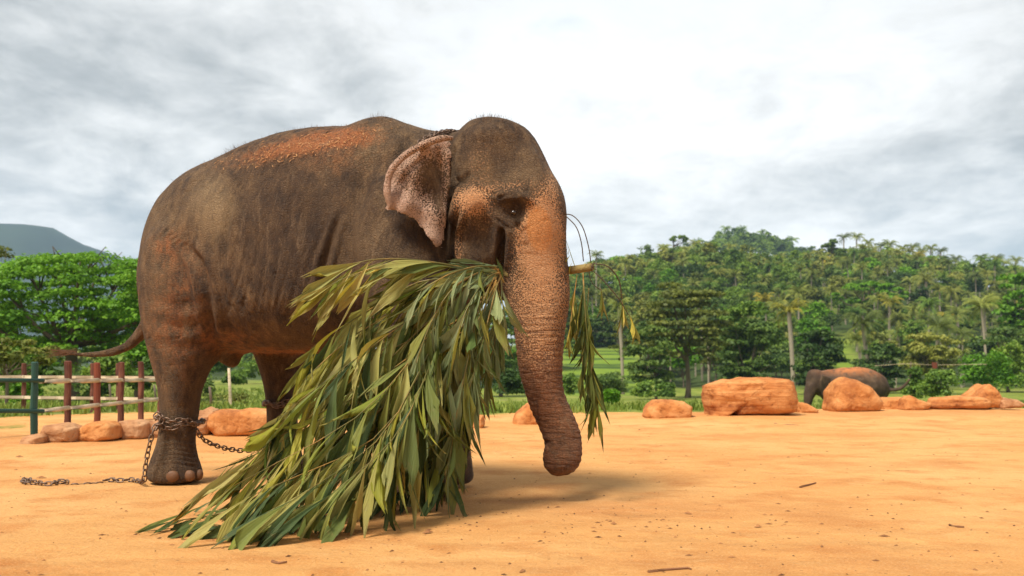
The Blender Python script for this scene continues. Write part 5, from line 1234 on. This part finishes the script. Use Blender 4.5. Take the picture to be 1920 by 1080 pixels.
tree('dark tree at the far right behind the bright bush', 1890, (1830, 600, 1960, 740), 98, 0, 'leaf_dark', 44, 110, .19, seed=213, trunk_r=.2)
tree('reddish brown small tree in front of the paddy field', 1163, (1140, 608, 1185, 680), 96, 0, 'leaf_olive', 12, 60, .16, seed=214, trunk_r=.1)
tree('dark tree between the trunk and the dangling leaves', 1080, (1040, 560, 1112, 665), 170, 0, 'leaf_dark', 26, 90, .3, seed=215, trunk_r=.25)
tree('dark tree behind the dangling leaves', 1130, (1095, 585, 1160, 662), 175, 0, 'leaf_dark', 26, 90, .3, seed=216, trunk_r=.25)
tree('dark green tree seen through the gap left of the trunk', 940, (872, 566, 1000, 738), 85, 0, 'leaf_dark', 40, 110, .17, seed=217, trunk_r=.2)
palm('tall coconut palm with yellowed fronds and a pale straight trunk behind the slab', 1479, 583, 742, 100, .80, 'leaf_yellow', 0, lean=9, rt=.22)
V_ = None
palm('yellow-leaved palm glowing in the middle of the hillside', 1668, 566, 640, 150, .82, 'leaf_yellow', 1, rt=.2)
palm('grey-green palm with drooping crown above the far elephant', 1618, 608, 690, 96, 1.0, 'palm_green', 2, lean=10, rt=.2)
palm('palm right of the grey-green drooping palm', 1758, 612, 700, 105, 1.0, 'palm_green', 1, lean=-4)
palm('slender palm above the bright bush, leaning trunk', 1840, 575, 680, 110, .9, 'palm_green', 0, lean=10)
palm('thin palm behind the dangling leaves with a long pale trunk', 1160, 575, 720, 92, .62, 'palm_green', 2, lean=8, rt=.16)
palm('lone palm rising on the slope left of the ridge', 1118, 478, 600, 200, .7, 'palm_green', 1)
for i, (x, y, D) in enumerate(((1582, 446, 315), (1606, 444, 312), (1628, 455, 318), (1652, 462, 320), (1668, 458, 316), (1692, 466, 322), (1712, 464, 318), (1728, 470, 321), (1745, 466, 315), (1764, 472, 318), (1792, 486, 325), (1838, 484, 320), (1868, 486, 322), (1905, 488, 320), (1690, 490, 300), (1722, 492, 302), (1755, 495, 300))):
    palm(('tall coconut palm on the ridge skyline above the middle of the hill' if x < 1680 else 'coconut palm on the ridge skyline above the pointed rock' if x < 1800 else 'lower coconut palm on the skyline towards the right edge'), x, y, y + 60, D, r.uniform(.95, 1.2), 'palm_green', i % 3, rt=.2, group='skyline palms')
GB = 'bushes between the forest and the rocks'
bl_ = [(1800, 655, 1905, 735, 60, 'leaf_bright', 'large bright green bush at the right'), (1722, 695, 1800, 750, 55, 'leaf_mid', 'dark green bush left of the bright one'), (1128, 732, 1162, 760, 36, 'leaf_bright', 'small round bush near the sand left of the low boulder'),
       (1105, 700, 1175, 745, 68, 'leaf_dark', 'dark bush before the paddy field'), (1225, 720, 1275, 745, 60, 'leaf_mid', 'low bush before the big olive-green tree'), (1850, 640, 1940, 740, 75, 'leaf_mid', 'tall bush at the right edge'), (1560, 700, 1640, 760, 50, 'leaf_mid', 'bush hidden behind the far elephant'),
       (1180, 715, 1235, 748, 66, 'leaf_mid', 'bush just above the low rounded boulder'), (1690, 690, 1740, 755, 58, 'leaf_mid', 'bush beside the far elephant tail'), (925, 690, 990, 742, 50, 'leaf_dark', 'bush seen through the gap left of the trunk'), (1050, 700, 1085, 742, 60, 'leaf_mid', 'bush just right of the trunk')]
for i, (x0, y0, x1, y1, D, m_, lb) in enumerate(bl_): bush(lb, x0, y0, x1, y1, D, m_, 300 + i, .10 if D < 70 else .13, 22, 110, None)

# --- grass on the ground beyond the sand ---------------------------------------
def grass():
    r = np.random.default_rng(4); V = []; k = 0
    n = 26000; y = 15.0 + 60 * r.random(n) ** 2.2; q = r.uniform(-60, 2000, n); x = (q - 960) / F * y
    ed = np.interp(q, [-200, 0, 100, 300, 380, 500, 860, 930, 1000, 1200, 1330, 1500, 1700, 1920, 2400], [17.5, 18, 19.5, 19.5, 16.5, 17, 18.5, 19, 19.3, 19.5, 19, 21, 21.5, 21.6, 21])
    nz_ = np.array([noise.noise(Vector((a_ * .5, b_ * .5, 0))) for a_, b_ in zip(x, y)]); keep = (y > ed + .6 + nz_ * 3) & (nz_ > -.25); x, y = x[keep], y[keep]; n = len(x); z = gz(x, y)
    h = r.uniform(.04, .13, n) * (1 + y / 60); an = r.uniform(0, 6.28, n); w_ = .012 * (1 + y / 25); out = []
    for s in range(3):
        a2 = an + s * 2.1; bx = x + r.normal(0, .05, n); by = y + r.normal(0, .05, n); dx, dy = np.cos(a2) * w_, np.sin(a2) * w_; lx, ly = r.normal(0, .4, n) * h, r.normal(0, .4, n) * h
        out.append(np.stack([np.stack([bx - dx, by - dy, z - .01], 1), np.stack([bx + dx, by + dy, z - .01], 1), np.stack([bx + lx + dx * .3, by + ly, z + h], 1), np.stack([bx + lx - dx * .3, by + ly, z + h * .95], 1)], 1).reshape(-1, 3))
    V = np.concatenate(out); o = link('grass', mesh('grass', V, np.arange(len(V)).reshape(-1, 4), M['grass'])); tag(o, kind='stuff')
grass()

# --- thin line strung between poles beyond the far elephant -----------------------
ln_b = np.array((P(1790, 700, 58)[0], 58, float(gz(P(1790, 700, 58)[0], 58)))); lr = empty('washing_line', ln_b); tag(lr, 'thin pale line with a small red rag strung between poles at the forest edge', 'line')
link('line', mesh('line', *tube(spline([P(1640, 686, 60) - ln_b, P(1700, 682, 58) - ln_b, P(1750, 684, 58) - ln_b, P(1850, 683, 58) - ln_b], 16), .016, 4), M['rail']), lr)
for x in (1707, 1756): link('pole', mesh('pole', *tube([P(x, 740, 58) - ln_b, P(x + 1, 678, 58) - ln_b], .05, 6), M['bark']), lr)
link('rag', mesh('rag', *loft([[np.array(P(a_, b_, 57.9 + c_ * .01)) - ln_b for a_, b_ in ((1747, 679), (1757, 680), (1757, 690), (1752, 692), (1748, 689))] for c_ in (0, 3)]), M['post_red']), lr)

# ------------------------------------------------------------------ air
hm = bpy.data.materials.new('haze'); hm.use_nodes = True; hn = hm.node_tree; hn.nodes.clear()
pv = hn.nodes.new('ShaderNodeVolumePrincipled'); pv.inputs['Color'].default_value = (0.52, 0.73, 1.0, 1); pv.inputs['Density'].default_value = 0.00018; pv.inputs['Anisotropy'].default_value = 0.0
ho = hn.nodes.new('ShaderNodeOutputMaterial'); hn.links.new(pv.outputs[0], ho.inputs['Volume'])
x0, x1, y0, y1, z0, z1 = -2960, 2960, -2960, 2960, -8, 320
V = [(x, y, z) for z in (z0, z1) for y in (y0, y1) for x in (x0, x1)]
Fc = [[0, 2, 3, 1], [4, 5, 7, 6], [0, 1, 5, 4], [2, 6, 7, 3], [0, 4, 6, 2], [1, 3, 7, 5]]
o = link('haze', mesh('haze', V, Fc, hm)); tag(o, kind='stuff')
